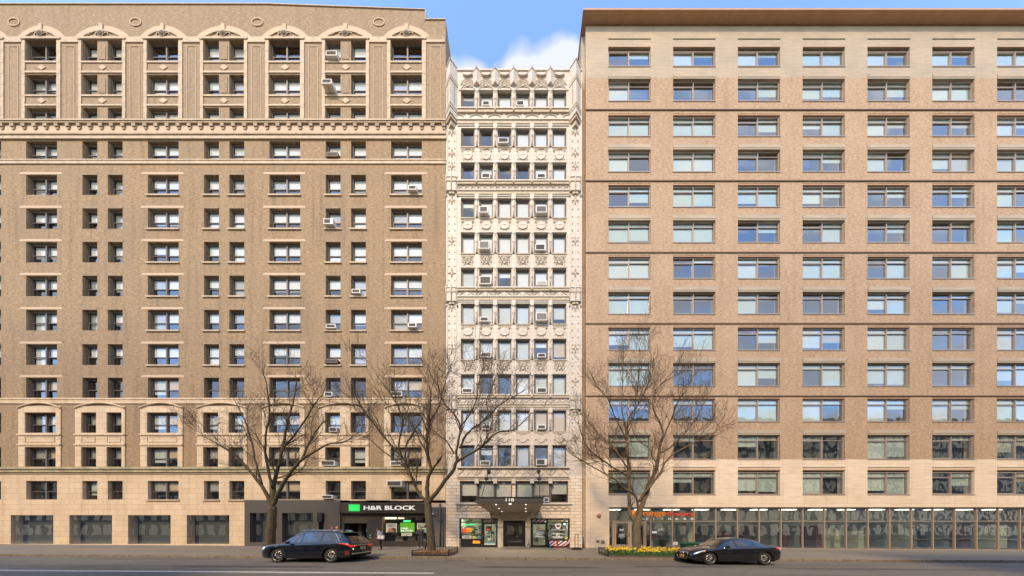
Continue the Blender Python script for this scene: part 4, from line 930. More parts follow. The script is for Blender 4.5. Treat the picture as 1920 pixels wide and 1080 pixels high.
R(d, 655, 661, 983, 1008, 1.1, 1.14, mat('vestibule panel', (.16, .13, .06), .6)); R(d, 678, 684, 984, 1000, 1.1, 1.14, mat('vestibule panel', (.16, .13, .06), .6)); R(d, 675, 683, 990, 997.5, .8, .83, decal); R(d, 682, 688, 998, 1001, .5, .53, mat('pale card', (.62, .64, .56))); d.build('entrance_door', lb)
# sign over the tax office
sg = thing('shop_sign', (X(719), -.3, Z(963)), 'long dark sign board reading H&R BLOCK with a bright green square', 'shop sign')
mb = MB(); R(mb, 640.3, 800, 943.4, 963, -.32, -.05, signm); o = mb.build('sign_board', sg); bevel(o, .02)
grn = mat('bright green panel', (.03, .62, .14), .4, emit=(.02, .8, .10), estr=.12)
mb = MB(); R(mb, 660, 680, 946.8, 959, -.37, -.322, grn); mb.build('green_square', sg)
whl = mat('lit white letters', (.85, .85, .82), .4, emit=(1, .98, .9), estr=.05)
text('lettering', 'H&R BLOCK', (X(687), -.335, Z(957)), 8.1 / S, 96 / S, whl, sg, extrude=.02, bold=.035, spacing=1.02)
def poster(name, a, b, ya, yb, m, y=.2, label=None, cat='poster'):
    mb = MB(); R(mb, a, b, ya, yb, y - .02, y, m); o = mb.build(name); c = Vector((X((a + b) / 2), y, Z(yb)))
    for v in o.data.vertices: v.co -= c
    o.location = c; tag(o, label, cat); return o
cardm = mat('poster paper', (.66, .70, .58), .6)
po = poster('window_poster', 721.3, 742, 981, 998.6, cardm, label='pale poster with small print and two brown faces at left of the tax office window')
mb = MB()
for k in range(4): R(mb, 725, 738 - (k % 2) * 3, 982.6 + k * 1.6, 983.2 + k * 1.6, .17, .178, greyP)
mb.ball((X(729.5), .175, Z(993.4)), .2, mat('orange skin print', (.55, .24, .1)), 10, (1.1, .06, .8)); mb.ball((X(736), .17, Z(993.4)), .19, mat('brown hair print', (.16, .06, .03)), 10, (1.2, .06, .9)); mb.ball((X(733), .165, Z(995.4)), .16, mat('orange skin print', (.55, .24, .1)), 10, (1.3, .06, .6)); R(mb, 724, 741, 996.6, 998.5, .165, .178, mat('green print', (.05, .12, .06)))
mb.build('poster_picture', po)
po = poster('window_sign', 747.9, 775.2, 980, 998, mat('leaf green sign', (.10, .36, .015), .5, emit=(.12, .5, .02), estr=.08), label='green window sign reading H&R BLOCK in the middle of the tax office window', cat='window sign')
text('lettering', 'H&R', (X(749.8), .165, Z(992.4)), 3.4 / S, 14.3 / S, whl, po, extrude=.004, bold=.05)
text('lettering', 'BLOCK', (X(749.8), .165, Z(996.7)), 3.4 / S, 23.2 / S, whl, po, extrude=.004, bold=.05)
po = poster('neon_sign', 752.5, 767, 974.6, 979.4, blackM, y=.3, label='small lit neon sign reading OPEN above the green window sign', cat='neon sign')
text('lettering', 'OPEN', (X(753.4), .265, Z(978.6)), 3.2 / S, 13 / S, mat('lit green tube', (.1, .9, .4), emit=(.05, 1, .25), estr=.9), po, extrude=.01, bold=.02)
po = poster('window_notice', 750.5, 770.2, 999.2, 1005, cardm, label='small white notice with a green mark directly below the green window sign', cat='notice')
mb = MB(); R(mb, 753, 767, 1000.6, 1001.1, .172, .179, greyP); R(mb, 759, 762, 1002.4, 1004, .172, .179, mat('green print', (.05, .32, .06))); R(mb, 753, 757.5, 1002.8, 1003.4, .172, .179, greyP); R(mb, 763.5, 768, 1002.8, 1003.4, .172, .179, greyP); mb.build('print', po)
po = poster('window_poster', 780.3, 801, 980.8, 998.4, cardm, label='white, black and green poster behind the man, at right of the tax office window')
mb = MB(); R(mb, 782.2, 798.5, 982, 989.4, .17, .178, blackM); R(mb, 782.2, 798, 990.6, 997.8, .17, .178, mat('pale green print', (.25, .5, .22)))
for k in range(3): R(mb, 783.4, 797 - k * 2, 983.2 + 1.8 * k, 984.1 + 1.8 * k, .16, .169, decal)
mb.build('print', po)
po = poster('wall_sign', 692.2, 697.8, 1000, 1010.2, mat('dark green plate', (.01, .09, .03), .5), y=-.03, label='small dark green plate on the wall between the tax office doorway and window', cat='wall sign')
mb = MB(); R(mb, 694.4, 695.6, 1002.5, 1005, -.062, -.051, decal); R(mb, 693.5, 696.6, 1007.8, 1008.8, -.062, -.051, decal); mb.build('print', po)
tan = mat('tan chair fabric', (.42, .33, .22), .8, noise=.1)
for k, (a, b) in enumerate(((730.5, 746.5), (755, 771.5), (776, 791))):
    c = thing('waiting_chair', (X((a + b) / 2), .9, .03), ('left', 'middle', 'right')[k] + ' of three tan backed chairs inside the tax office window', 'chair', 'waiting chairs in the tax office window')
    w = (b - a) / S / 2
    mb = MB(); mb.prism_xz([(-w, .48), (w, .48), (w * .92, .98), (-w * .92, .98)], -.06, 0, tan); o = mb.build('backrest', c, local=True); bevel(o, .03)
    mb = MB(); mb.box(-w * .9, w * .9, .003, .5, .40, .47, tan); mb.build('seat', c, local=True)
    for sx in (-1, 1):
        for yy in (.03, .46): mb = MB(); mb.tube([(sx * w * .8, yy, .39), (sx * w * .85, yy, 0)], .018, black, 6); mb.build('leg', c, local=True)
cam_ = thing('security_camera', (X(812), -.03, Z(964)), 'small white security camera on the grey wall beside the tree trunk', 'security camera')
mb = MB(); mb.tube([(-.1, -.12, .02), (.16, -.3, -.02)], .06, whiteP, 10); mb.build('housing', cam_, local=True); mb = MB(); mb.tube([(0, 0, .05), (0, -.15, .05)], .025, black, 6); mb.build('bracket', cam_, local=True)

# --- modern building shopfront
taupe = mat('taupe shopfront frame', (.40, .30, .21), .45)
ZR0 = -.35
def RZ(mb, a, b, z0, z1, y0, y1, m): mb.box(X(a), X(b), y0, y1, z0, z1, m)
mb = MB(); mull = [1142.5, 1220.5, 1261.5, 1302.5] + [1343.5 + 41 * k for k in range(16)]
zt = Z(951)
mb.box(X(1142.5), RX1, .06, .25, zt - .09, zt - .002, mat('dark bronze head', (.10, .06, .035)))
for p in mull[1:]: RZ(mb, p, p + 1.6, ZR0, zt - .09, .1, .22, taupe)
RZ(mb, 1142.5, 1143.4, ZR0, zt - .09, .1, .22, taupe)
mb.box(X(1143.4), X(1220.5), .11, .21, Z(977.6), Z(976.4), taupe)
for i in range(1, len(mull) - 1): mb.box(X(mull[i] + 1.6), X(mull[i + 1]), .11, .21, Z(977.8), Z(976.6), taupe); mb.box(X(mull[i] + 1.6), X(mull[i + 1]), .11, .21, ZR0, gz(X(mull[i])) + .05, taupe)
RZ(mb, 1149, 1152.5, ZR0, Z(977.6), .08, .24, taupe); RZ(mb, 1210, 1213, ZR0, Z(977.6), .08, .24, taupe); mb.build('shopfront_frame', rb)
g = MB(); g.quad((X(1142.5), .16, ZR0), (RX1, .16, ZR0), (RX1, .16, zt), (X(1142.5), .16, zt), glassmat('clear shopfront glass', .30, (.86, .88, .82), wav=.25)); g.build('shop_window', rb)
for a, b in ((1152.7, 1181), (1181.6, 1209.8)):
    d = MB(); z0 = gz(X(1180)) + .03; q = 3.0
    RZ(d, a, a + q, z0, Z(979), .03, .1, taupe); RZ(d, b - q, b, z0, Z(979), .03, .1, taupe); RZ(d, a + q, b - q, Z(981), Z(979), .03, .1, taupe); RZ(d, a + q, b - q, z0, z0 + .25, .03, .1, taupe)
    d = d.build('glass_door', rb); h = MB(); R(h, (b - q + 1) if a < 1160 else (b - 2), (b - q + 1.8) if a < 1160 else (b - 1.3), 1000, 1005, -.04, .03, mat('steel', (.5, .48, .45), .3, metal=1)); h.build('door_handle', d)
mb = MB(); mb.box(X(1142.5), RX1, 3.4, 3.5, -.4, zt, mat('gym wall', (.50, .52, .44), .8, noise=.2, nscale=.8)); mb.box(X(1142.5), RX1, .3, 3.4, zt, zt + .05, shopmid); mb.box(X(1142.5), RX1, .3, 3.4, -.5, -.34, shopdark); mb.build('shop_interior', rb)
mb = MB()
for k in range(34):
    a = 1146 + k * 25 + rs.uniform(0, 8); R(mb, a, a + rs.uniform(6, 16), rs.choice((979, 985, 996)), 1030, 1.2 + rs.uniform(0, 1.5), 3.0, rs.choice((shopdark, shopmid, shopmid, shopwall, mat('brown partition', (.16, .06, .035), .7), shopwall)))
[R(mb, 1150 + 60 * q, 1180 + 60 * q, 951.5, 952.5, 1.8, 2.1, mat('gym ceiling lamp', (.8, .8, .7), emit=(1, .95, .8), estr=2.2)) for q in range(14)]; R(mb, 1228, 1231.5, 1014, 1030, .6, .75, whiteP); R(mb, 1234.8, 1238.5, 1005, 1012, .7, .85, redP); mb.build('shop_furnishing', rb)
mb = MB(); R(mb, 1224, 1233, 996, 1000, .13, .15, decal); R(mb, 1264, 1273, 1016, 1022, .13, .15, mat('pale card', (.62, .64, .56)))
mb.tube([(X(1236), .14, Z(996)), (X(1238), .14, Z(992)), (X(1240.5), .14, Z(994.5)), (X(1243), .14, Z(991.5)), (X(1245.5), .14, Z(996))], .035, decal, 5)
for i, (w_, yy) in enumerate(((11, 1001.5), (10, 1003.4), (12, 1005.2), (7, 1008.2), (14, 1021.5))): R(mb, 1167 - w_ / 2, 1167 + w_ / 2, yy, yy + .9, .14, .155, decal)
for p, q in (((1163, 992), (1171, 996)), ((1171, 992), (1163, 996)), ((1165, 994), (1169, 994))): mb.tube([(X(p[0]), .145, Z(p[1])), (X(q[0]), .145, Z(q[1]))], .04, decal, 5)
mb.build('window_lettering', rb)
gs = thing('shop_sign', (X(1243), .05, Z(976)), 'orange and red lettering sign with FITNESS in white across the glass behind the right tree', 'shop sign')
og = mat('orange letters', (.85, .22, .01), .45, emit=(1, .25, .01), estr=.05); rg = mat('red letters', (.70, .06, .025), .45, emit=(1, .08, .03), estr=.03)
text('lettering', 'orange', (X(1194), .04, Z(969.8)), 9.6 / S, 54.5 / S, og, gs, extrude=.03, bold=.012)
text('lettering', 'theory', (X(1249), .04, Z(969.8)), 10.8 / S, 53.5 / S, rg, gs, extrude=.03, bold=.0)
mb = MB(); mb.tube([(X(1186) , .04, Z(957)), (X(1190), .04, Z(969))], .09, og, 6); mb.tube([(X(1191), .04, Z(957)), (X(1185), .04, Z(969))], .09, og, 6); mb.build('emblem', gs)
mb = MB(); R(mb, 1205.5, 1209, 971.6, 972.4, .04, .07, decal); R(mb, 1205.5, 1209, 973.4, 974.2, .04, .07, decal); mb.build('equals_mark', gs)
for i, ch in enumerate('FITNESS'): text('lettering', ch, (X(1211.5 + i * 14), .04, Z(974.8)), 3.6 / S, (1.2 if ch == 'I' else 5.2) / S, decal, gs, extrude=.02, bold=.02)
# wall fittings
fb = thing('fire_bell', (X(1122.5), 0, Z(968)), 'small round pink fire bell on the stone wall left of the gym windows', 'fire bell')
mb = MB(); mb.tube([(0, -.2, .08), (0, -.1, .08)], [.1, .18], mat('faded pink paint', (.55, .22, .17), .6), 14); mb.build('gong', fb, local=True); mb = MB(); mb.box(-.09, .02, -.1, -.003, .0, .16, frameT); mb.tube([(-.2, -.06, .07), (-.09, -.06, .07)], .03, frameT, 6); mb.build('housing', fb, local=True)
for a, lab in ((1117, 'left of two small grey meter boxes low on the stone wall'), (1126, 'right of two small grey meter boxes low on the stone wall, with a black tap')):
    t = thing('meter_box', (X(a + 3.5), 0, Z(1018)), lab, 'meter box', 'meter boxes on the stone wall'); mb = MB(); mb.box(-.15, .15, -.08, -.003, .07, .25, frameT); o = mb.build('casing', t, local=True); bevel(o, .01)
    mb = MB(); mb.box(-.1, .1, -.09, -.081, .12, .2, grilleD); mb.build('cover', t, local=True)
    if a > 1120: mb = MB(); mb.tube([(0, -.05, .08), (.2, -.12, .0)], .03, black, 6); mb.box(-.12, .06, -.1, -.003, -.02, .05, frameT); mb.build('tap', t, local=True)
# ================================================================ ground
def asphaltmat():
    m, N, L, B = nmat('worn asphalt'); g = N.new('ShaderNodeNewGeometry')
    n = N.new('ShaderNodeTexNoise'); n.inputs['Scale'].default_value = 45; n.inputs['Detail'].default_value = 6; L.new(g.outputs['Position'], n.inputs['Vector'])
    mp = N.new('ShaderNodeMapping'); mp.inputs['Scale'].default_value = (.10, .9, 1); L.new(g.outputs['Position'], mp.inputs[0])
    n2 = N.new('ShaderNodeTexNoise'); n2.inputs['Scale'].default_value = 1.3; n2.inputs['Detail'].default_value = 6; L.new(mp.outputs[0], n2.inputs['Vector'])
    r = N.new('ShaderNodeMapRange'); r.inputs[1].default_value = .3; r.inputs[2].default_value = .7; r.inputs[3].default_value = .72; r.inputs[4].default_value = 1.22; L.new(n2.outputs['Fac'], r.inputs[0])
    r1 = N.new('ShaderNodeMapRange'); r1.inputs[1].default_value = .3; r1.inputs[2].default_value = .7; r1.inputs[3].default_value = .8; r1.inputs[4].default_value = 1.25; L.new(n.outputs['Fac'], r1.inputs[0])
    mu = N.new('ShaderNodeMath'); mu.operation = 'MULTIPLY'; L.new(r.outputs[0], mu.inputs[0]); L.new(r1.outputs[0], mu.inputs[1])
    s = N.new('ShaderNodeVectorMath'); s.operation = 'SCALE'; s.inputs[0].default_value = (.13, .112, .085); L.new(mu.outputs[0], s.inputs['Scale']); 
    v = N.new('ShaderNodeTexVoronoi'); v.feature = 'DISTANCE_TO_EDGE'; v.inputs['Scale'].default_value = .33; L.new(g.outputs['Position'], v.inputs['Vector'])
    nn = N.new('ShaderNodeTexNoise'); nn.inputs['Scale'].default_value = 1.5; L.new(g.outputs['Position'], nn.inputs['Vector']); ad = N.new('ShaderNodeVectorMath'); ad.operation = 'ADD'; L.new(g.outputs['Position'], ad.inputs[0]); L.new(nn.outputs['Color'], ad.inputs[1]); L.new(ad.outputs[0], v.inputs['Vector'])
    cr = N.new('ShaderNodeMapRange'); cr.inputs[1].default_value = 0; cr.inputs[2].default_value = .012; cr.inputs[3].default_value = .55; cr.inputs[4].default_value = 0; L.new(v.outputs['Distance'], cr.inputs[0])
    c = mix(N, L, cr.outputs[0], s.outputs[0], (.04, .035, .03))
    L.new(c, B.inputs['Base Color']); B.inputs['Roughness'].default_value = .85
    b = N.new('ShaderNodeBump'); b.inputs['Strength'].default_value = .5; b.inputs['Distance'].default_value = .01; L.new(n.outputs['Fac'], b.inputs['Height']); L.new(b.outputs[0], B.inputs['Normal'])
    return m
asph = asphaltmat()
concrete = brickmat('pavement concrete', (.215, .185, .138), (.19, .16, .117), (.09, .075, .06), 2.9, 2.35, .018, offset=0.0, axis='XY', stain=(.14, .115, .09), stain_amt=.45, stain_scale=.7, mott=.1, streak=0, shift=(.5, .35), bump=.15)
kerbm = brickmat('kerb granite', (.235, .19, .14), (.19, .15, .105), (.07, .055, .04), 2.3, 3.0, .02, offset=0, axis='XY', mott=.2, streak=0, bump=.2)
gridn = 24
mb = MB(); mb.quad((-400, -400, rz(-400)), (400, -400, rz(400)), (400, 400, rz(400)), (-400, 400, rz(-400)), asph); tag(mb.build('road'), kind='structure')
mb = MB(); mb.slab(-80, 80, KERB + .16, 1.6, gz, .4, concrete); tag(mb.build('pavement'), kind='structure')
mb = MB(); mb.slab(-80, 80, KERB, KERB + .157, lambda x, y: gz(x, KERB) + .004, .4, kerbm); o = mb.build('kerb'); bevel(o, .02); tag(o, kind='structure')
mb = MB(); mb.slab(-80, 80, -31.5, -26, lambda x, y: rz(x) + .15, .4, concrete); tag(mb.build('far_pavement'), kind='structure')
lnm = mat('worn white road paint', (.55, .52, .46), .7, noise=.35, nscale=12)
mb = MB(); zf = lambda x, y: rz(x) + .004
b = len(mb.v); mb.v += [(-60, -10.95, zf(-60, 0)), (-3.6, -11.12, zf(-3.6, 0)), (-3.6, -10.92, zf(-3.6, 0)), (-60, -10.75, zf(-60, 0))]; mb.face([b, b + 1, b + 2, b + 3], lnm); tag(mb.build('road_marking'), kind='structure')
mb = MB(); pat = mat('pale asphalt streak', (.19, .155, .115), .9, noise=.35, nscale=3)  # two narrow streaks, paler than the road around them
for (x0, x1, y0, y1) in ((-3.6, .2, -7.75, -7.62), (-8.4, -5.2, -8.75, -8.66)):
    n = 14; b = len(mb.v)
    for i in range(n + 1):
        t = i / n; x = x0 + (x1 - x0) * t; wv = sin(pi * t) ** .6; yc = (y0 + y1) / 2 + .04 * sin(7 * t)
        mb.v += [(x, yc - (y1 - y0) * wv * .7, zf(x, 0)), (x, yc + (y1 - y0) * wv * .7, zf(x, 0))]
    for i in range(n): mb.face([b + 2 * i, b + 2 * i + 2, b + 2 * i + 3, b + 2 * i + 1], pat)
tag(mb.build('asphalt_streak'), kind='structure')
mb = MB(); dk = mat('dark asphalt repair', (.062, .054, .045), .9, noise=.3, nscale=8)
for (x0, x1, y0, y1) in ((-4.6, -3.3, -7.35, -7.18), (-2.2, 3.6, -9.6, -9.2), (5.2, 9.8, -9.1, -8.75), (-16, -9, -9.9, -9.5), (12, 22, -9.5, -9.2)):
    n = 16; b = len(mb.v)
    for i in range(n + 1):
        t = i / n; x = x0 + (x1 - x0) * t; e = min(1, 8 * min(t, 1 - t) + .15); j = .03 * sin(11 * t + x0)
        mb.v += [(x, (y0 + y1) / 2 - (y1 - y0) / 2 * e + j, zf(x, 0) + .001), (x, (y0 + y1) / 2 + (y1 - y0) / 2 * e - j, zf(x, 0) + .001)]
    for i in range(n): mb.face([b + 2 * i, b + 2 * i + 2, b + 2 * i + 3, b + 2 * i + 1], dk)
tag(mb.build('asphalt_repair'), kind='structure')
# buildings across the street, seen in the window reflections
opp = brickmat('far facade', (.74, .60, .42), (.70, .56, .38), (.10, .10, .10), 2.6, 3.3, .55, offset=0, mott=.1, streak=.1, bump=.0)
for (a, b, h, lab) in ((-135, -20, 20, 'tall tan building across the street mirrored in the left windows'), (-19.9, 13, 12, 'low tan building across the street mirrored in the middle windows'), (13.1, 135, 26, 'tall tan building across the street mirrored in the right windows')):
    t = thing('facing_building', ((a + b) / 2, -31.6, rz(0) + .1), lab, 'building', 'buildings across the street'); mb = MB(); mb.box(a, b, -46, -31.6, -.3, h, opp); mb.build('wall', t)
    mb = MB(); mb.box(a, b, -46.2, -31.2, h + .003, h + .6, terraL); mb.build('cornice', t)

# ================================================================ trees
bark = None
def barkmat(name, c1, c2, moss=None):
    m, N, L, B = nmat(name); g = N.new('ShaderNodeNewGeometry'); mp = N.new('ShaderNodeMapping'); mp.inputs['Scale'].default_value = (9, 9, 2.2); L.new(g.outputs['Position'], mp.inputs[0])
    n = N.new('ShaderNodeTexNoise'); n.inputs['Scale'].default_value = 1.6; n.inputs['Detail'].default_value = 7; n.inputs['Roughness'].default_value = .7; L.new(mp.outputs[0], n.inputs['Vector'])
    cr = N.new('ShaderNodeMapRange'); cr.inputs[1].default_value = .35; cr.inputs[2].default_value = .66; L.new(n.outputs['Fac'], cr.inputs[0]); c = mix(N, L, cr.outputs[0], c1, c2)
    if moss:
        n2 = N.new('ShaderNodeTexNoise'); n2.inputs['Scale'].default_value = 1.1; n2.inputs['Detail'].default_value = 4; L.new(g.outputs['Position'], n2.inputs['Vector'])
        r2 = N.new('ShaderNodeMapRange'); r2.inputs[1].default_value = .45; r2.inputs[2].default_value = .65; r2.inputs[4].default_value = .6; L.new(n2.outputs['Fac'], r2.inputs[0]); c = mix(N, L, r2.outputs[0], c, moss)
    L.new(c, B.inputs['Base Color']); B.inputs['Roughness'].default_value = .95
    b = N.new('ShaderNodeBump'); b.inputs['Strength'].default_value = 1; b.inputs['Distance'].default_value = .05; L.new(n.outputs['Fac'], b.inputs['Height']); L.new(b.outputs[0], B.inputs['Normal']); return m
bark1 = barkmat('mossy bark', (.045, .033, .022), (.15, .112, .065), (.10, .09, .035))
bark2 = barkmat('grey brown bark', (.075, .052, .032), (.235, .17, .10), (.17, .12, .065))
twigm = mat('twig bark', (.125, .082, .05), .9, noise=.35, nscale=2)
def smooth_path(pts, sub=3):
    out = []; n = len(pts)
    for i in range(n - 1):
        p0 = pts[max(i - 1, 0)]; p1 = pts[i]; p2 = pts[i + 1]; p3 = pts[min(i + 2, n - 1)]
        for k in range(sub):
            t = k / sub; out.append(.5 * ((2 * p1) + (p2 - p0) * t + (2 * p0 - 5 * p1 + 4 * p2 - p3) * t * t + (3 * p1 - p0 - 3 * p2 + p3) * t ** 3))
    out.append(pts[-1]); return out
def tree(name, base, label, limbs, seed, bk, dens=1.0, trunk_flare=True, group='bare street trees on the pavement'):
    rnd = random.Random(seed); root = thing(name, base, label, 'tree', group); tr = MB(); cr = MB()
    def grow(p, d, length, rad, level):
        n = 5 if level == 1 else (4 if level == 2 else 2); pts = [p.copy()]; dirs = []
        cur = d.normalized()
        for i in range(n):
            cur = (cur + Vector((rnd.gauss(0, .15), rnd.gauss(0, .15), rnd.gauss(.05, .14)))).normalized(); pts.append(pts[-1] + cur * length / n); dirs.append(cur)
        rr = [max(.0048, rad * (1 - .74 * i / n)) for i in range(n + 1)]
        cr.tube(pts, rr, twigm if level > 1 else bk, 5 if level == 1 else 3, cap=False)
        if level >= 4: return
        k = {1: length * 3.0, 2: length * 3.2, 3: length * 3.0}[level] * dens; k = int(k + rnd.random())
        for j in range(k):
            t = rnd.uniform(.18, 1); i = min(int(t * n), n - 1); f = t * n - i; q = pts[i].lerp(pts[i + 1], f); dd = dirs[i]
            side = dd.cross(Vector((rnd.gauss(0, 1), rnd.gauss(0, 1), rnd.gauss(0, 1)))).normalized(); a = rnd.uniform(.4, .85)
            nd = (dd * cos(a) + side * sin(a) + Vector((0, 0, .10))).normalized()
            ln = {1: rnd.uniform(.7, 1.5), 2: rnd.uniform(.4, .95), 3: rnd.uniform(.2, .5)}[level] * (1.15 - .45 * t)
            grow(q, nd, ln, rr[i] * .62, level + 1)
    for (mb, pts, r0, r1, nchild, lmax) in limbs(tr, cr):
        sp = smooth_path(pts, 4); n = len(sp)
        rr = [r0 + (r1 - r0) * (i / (n - 1)) ** .85 for i in range(n)]
        jit = [Vector((rnd.gauss(0, .012), rnd.gauss(0, .012), 0)) * (1 if 0 < i < n - 1 else 0) for i in range(n)]
        mb.tube([a + b for a, b in zip(sp, jit)], rr, bk, 12 if r0 > .15 else 8)
        for j in range(nchild):
            t = rnd.uniform(.25, 1) if j else 1.0; i = min(int(t * (n - 1)), n - 2); d = (sp[i + 1] - sp[i]).normalized()
            side = d.cross(Vector((rnd.gauss(0, 1), rnd.gauss(0, 1), rnd.gauss(0, 1)))).normalized(); a = rnd.uniform(.35, .9) if j else .1
            grow(sp[i + 1] if j == 0 else sp[i], (d * cos(a) + side * sin(a) + Vector((0, 0, .22))).normalized(), rnd.uniform(.7, 1.5) * lmax * (1.2 - .4 * t), max(.016, rr[i] * .5), 1)
    tr.build('trunk', root); cr.build('crown', root); print(name, len(cr.f)); return root
def limbset(spec, d0):
    """spec rows: (list of (px, py), end depth offset, start offset, r0, r1, children, length)"""
    def f(tr, cr):
        out = []
        for (pp, dy1, dy0, r0, r1, nc, lm) in spec:
            n = len(pp); pts = [P(x, y, d0 + dy0 + (dy1 - dy0) * i / (n - 1)) for i, (x, y) in enumerate(pp)]
            out.append((tr if r0 > .13 else cr, pts, r0, r1, nc, lm))
        return out
    return f
T1S = [([(811, 1043), (809.5, 1030), (807, 1000), (803.5, 965), (801.5, 940)], 0, 0, .275, .2, 0, 1),
    ([(801, 946), (797, 938), (783, 921), (775, 900), (767, 884), (760, 862), (762, 835), (771, 817), (792, 785)], 1.0, 0, .12, .035, 12, 1.2),
    ([(764, 873), (750, 853), (724, 824), (704, 798), (685, 774), (668, 745)], -.8, .5, .085, .03, 14, 1.25),
    ([(767, 884), (745, 865), (715, 843), (690, 822), (672, 815)], 1.4, .5, .05, .02, 7, .9),
    ([(755, 858), (748, 838), (752, 812), (756, 790), (745, 760), (730, 735), (712, 712)], -1.6, .3, .06, .022, 11, 1.1),
    ([(801.5, 945), (801, 915), (803, 895), (808, 880), (802, 851), (801, 830), (803, 805), (806, 775), (808, 735)], -.6, 0, .14, .04, 14, 1.2),
    ([(804, 893), (816, 873), (825, 862), (827, 857)], -1.0, 0, .07, .05, 3, .5),
    ([(802, 850), (790, 830), (778, 805), (765, 780), (752, 755)], 1.6, -.2, .055, .02, 8, 1.0),
    ([(806, 790), (822, 765), (830, 735), (838, 705), (846, 685)], .8, -.4, .05, .02, 8, 1.0),
    ([(801, 948), (808, 936), (822, 919), (835, 900), (849, 884), (856, 866)], -.6, 0, .15, .095, 2, 1),
    ([(856, 866), (856, 846), (861, 819), (863, 798), (851, 776), (836, 760), (824, 735), (820, 705)], -1.4, -.6, .085, .025, 11, 1.15),
    ([(856, 866), (872, 856), (897, 842), (918, 822), (938, 809), (960, 807), (980, 792), (994, 779)], -.4, -.6, .09, .02, 13, 1.1),
    ([(862, 840), (873, 818), (886, 803), (902, 793), (922, 776), (936, 760), (965, 742), (982, 733)], .8, -.7, .07, .02, 12, 1.15),
    ([(902, 793), (915, 776), (912, 752), (922, 728), (930, 705)], .2, .1, .045, .02, 8, 1.0),
    ([(863, 800), (880, 778), (893, 750), (897, 722), (905, 692)], -2.0, -1.2, .045, .018, 9, 1.05),
    ([(851, 850), (838, 828), (828, 820), (812, 806)], -1.8, -.7, .045, .02, 5, .8)]
tree('bare_tree', P(809, 1041, 14.4), 'bare spreading tree with dark mossy trunk in the low fenced pit before the tax office', limbset(T1S, 14.4), 21, bark1, 1.2)
T2S = [([(1195, 1046), (1194.5, 1030), (1194, 1005), (1194.5, 985), (1196, 970)], 0, 0, .26, .21, 0, 1),
    ([(1194, 985), (1187, 973), (1181, 962), (1180, 935), (1180, 905), (1179, 876), (1176, 845), (1176, 824)], .6, 0, .13, .07, 5, 1),
    ([(1176, 824), (1179, 784), (1195, 761), (1207, 738), (1216, 715), (1221, 665)], .2, .6, .065, .022, 11, 1.15),
    ([(1176, 826), (1171, 796), (1166, 765), (1167, 730), (1169, 686), (1169, 650)], 1.4, .6, .055, .02, 12, 1.1),
    ([(1180, 895), (1165, 885), (1152, 878), (1130, 862), (1109, 847), (1094, 824), (1085, 795)], -1.2, .3, .07, .02, 12, 1.1),
    ([(1178, 880), (1163, 857), (1150, 838), (1137, 828), (1118, 808), (1103, 790)], 1.6, .4, .06, .02, 10, 1.1),
    ([(1174, 822), (1163, 800), (1150, 775), (1141, 750), (1120, 725), (1108, 700)], -1.0, .6, .045, .018, 9, 1.0),
    ([(1196, 972), (1196, 950), (1193, 933), (1181, 922), (1168, 914), (1158, 903), (1143, 893), (1123, 882), (1097, 867), (1072, 852)], -1.6, 0, .085, .022, 11, 1.0),
    ([(1196, 980), (1200, 958), (1206, 942), (1213, 922), (1218, 906), (1228, 886), (1233, 866), (1236, 844)], 0, 0, .17, .09, 3, 1),
    ([(1236, 846), (1238, 828), (1244, 812), (1236, 790), (1226, 770), (1225, 745), (1234, 725), (1258, 709)], -.8, 0, .07, .02, 12, 1.15),
    ([(1198, 940), (1206, 927), (1217, 915), (1228, 900), (1238, 886), (1246, 868), (1262, 852), (1281, 841), (1302, 830), (1322, 822), (1340, 812)], -1.5, 0, .1, .02, 14, 1.1),
    ([(1236, 850), (1252, 842), (1267, 830), (1284, 812), (1298, 795), (1312, 774), (1324, 752)], 1.3, 0, .065, .018, 12, 1.1),
    ([(1232, 870), (1224, 858), (1218, 842), (1204, 832), (1192, 820), (1184, 800)], 1.4, 0, .05, .02, 7, .9),
    ([(1240, 830), (1252, 800), (1262, 778), (1270, 755), (1284, 735)], -1.4, 0, .05, .018, 9, 1.0),
    ([(1176, 800), (1188, 780), (1192, 750), (1198, 720), (1196, 690)], -1.5, .5, .04, .018, 8, 1.0)]
tree('bare_tree', P(1195, 1044, 14.4), 'bare spreading tree with pale scarred forked trunk rising from the bed of yellow daffodils', limbset(T2S, 14.4), 33, bark2, 1.2)
T0S = [([(505, 1043), (506, 1020), (509, 985), (511, 950)], 0, 0, .26, .2, 0, 1),
    ([(511, 952), (522, 925), (542, 890), (566, 862), (590, 847), (615, 833), (646, 828), (664, 816)], -.6, 0, .12, .018, 13, .9),
    ([(566, 862), (578, 835), (590, 812), (604, 795), (618, 785)], .6, -.2, .07, .018, 8, .9),
    ([(511, 952), (513, 915), (520, 880), (530, 840), (538, 800), (548, 760), (556, 715)], .6, 0, .13, .03, 12, 1.2),
    ([(530, 842), (552, 815), (574, 785), (590, 758), (604, 740)], -.9, .4, .06, .018, 9, .95),
    ([(511, 955), (496, 920), (474, 890), (450, 862), (420, 840), (385, 820)], 0, 0, .12, .02, 10, 1.2),
    ([(490, 908), (480, 870), (472, 830), (460, 790), (440, 750)], 1.2, 0, .08, .02, 9, 1.2), ([(512, 915), (500, 870), (498, 820), (505, 770), (500, 720)], -1.2, 0, .08, .02, 9, 1.2)]
tree('bare_tree', P(505, 1041, 14.4), 'bare tree whose branch tips reach in at the left edge above the parked car', limbset(T0S, 14.4), 44, bark1, 1.15)

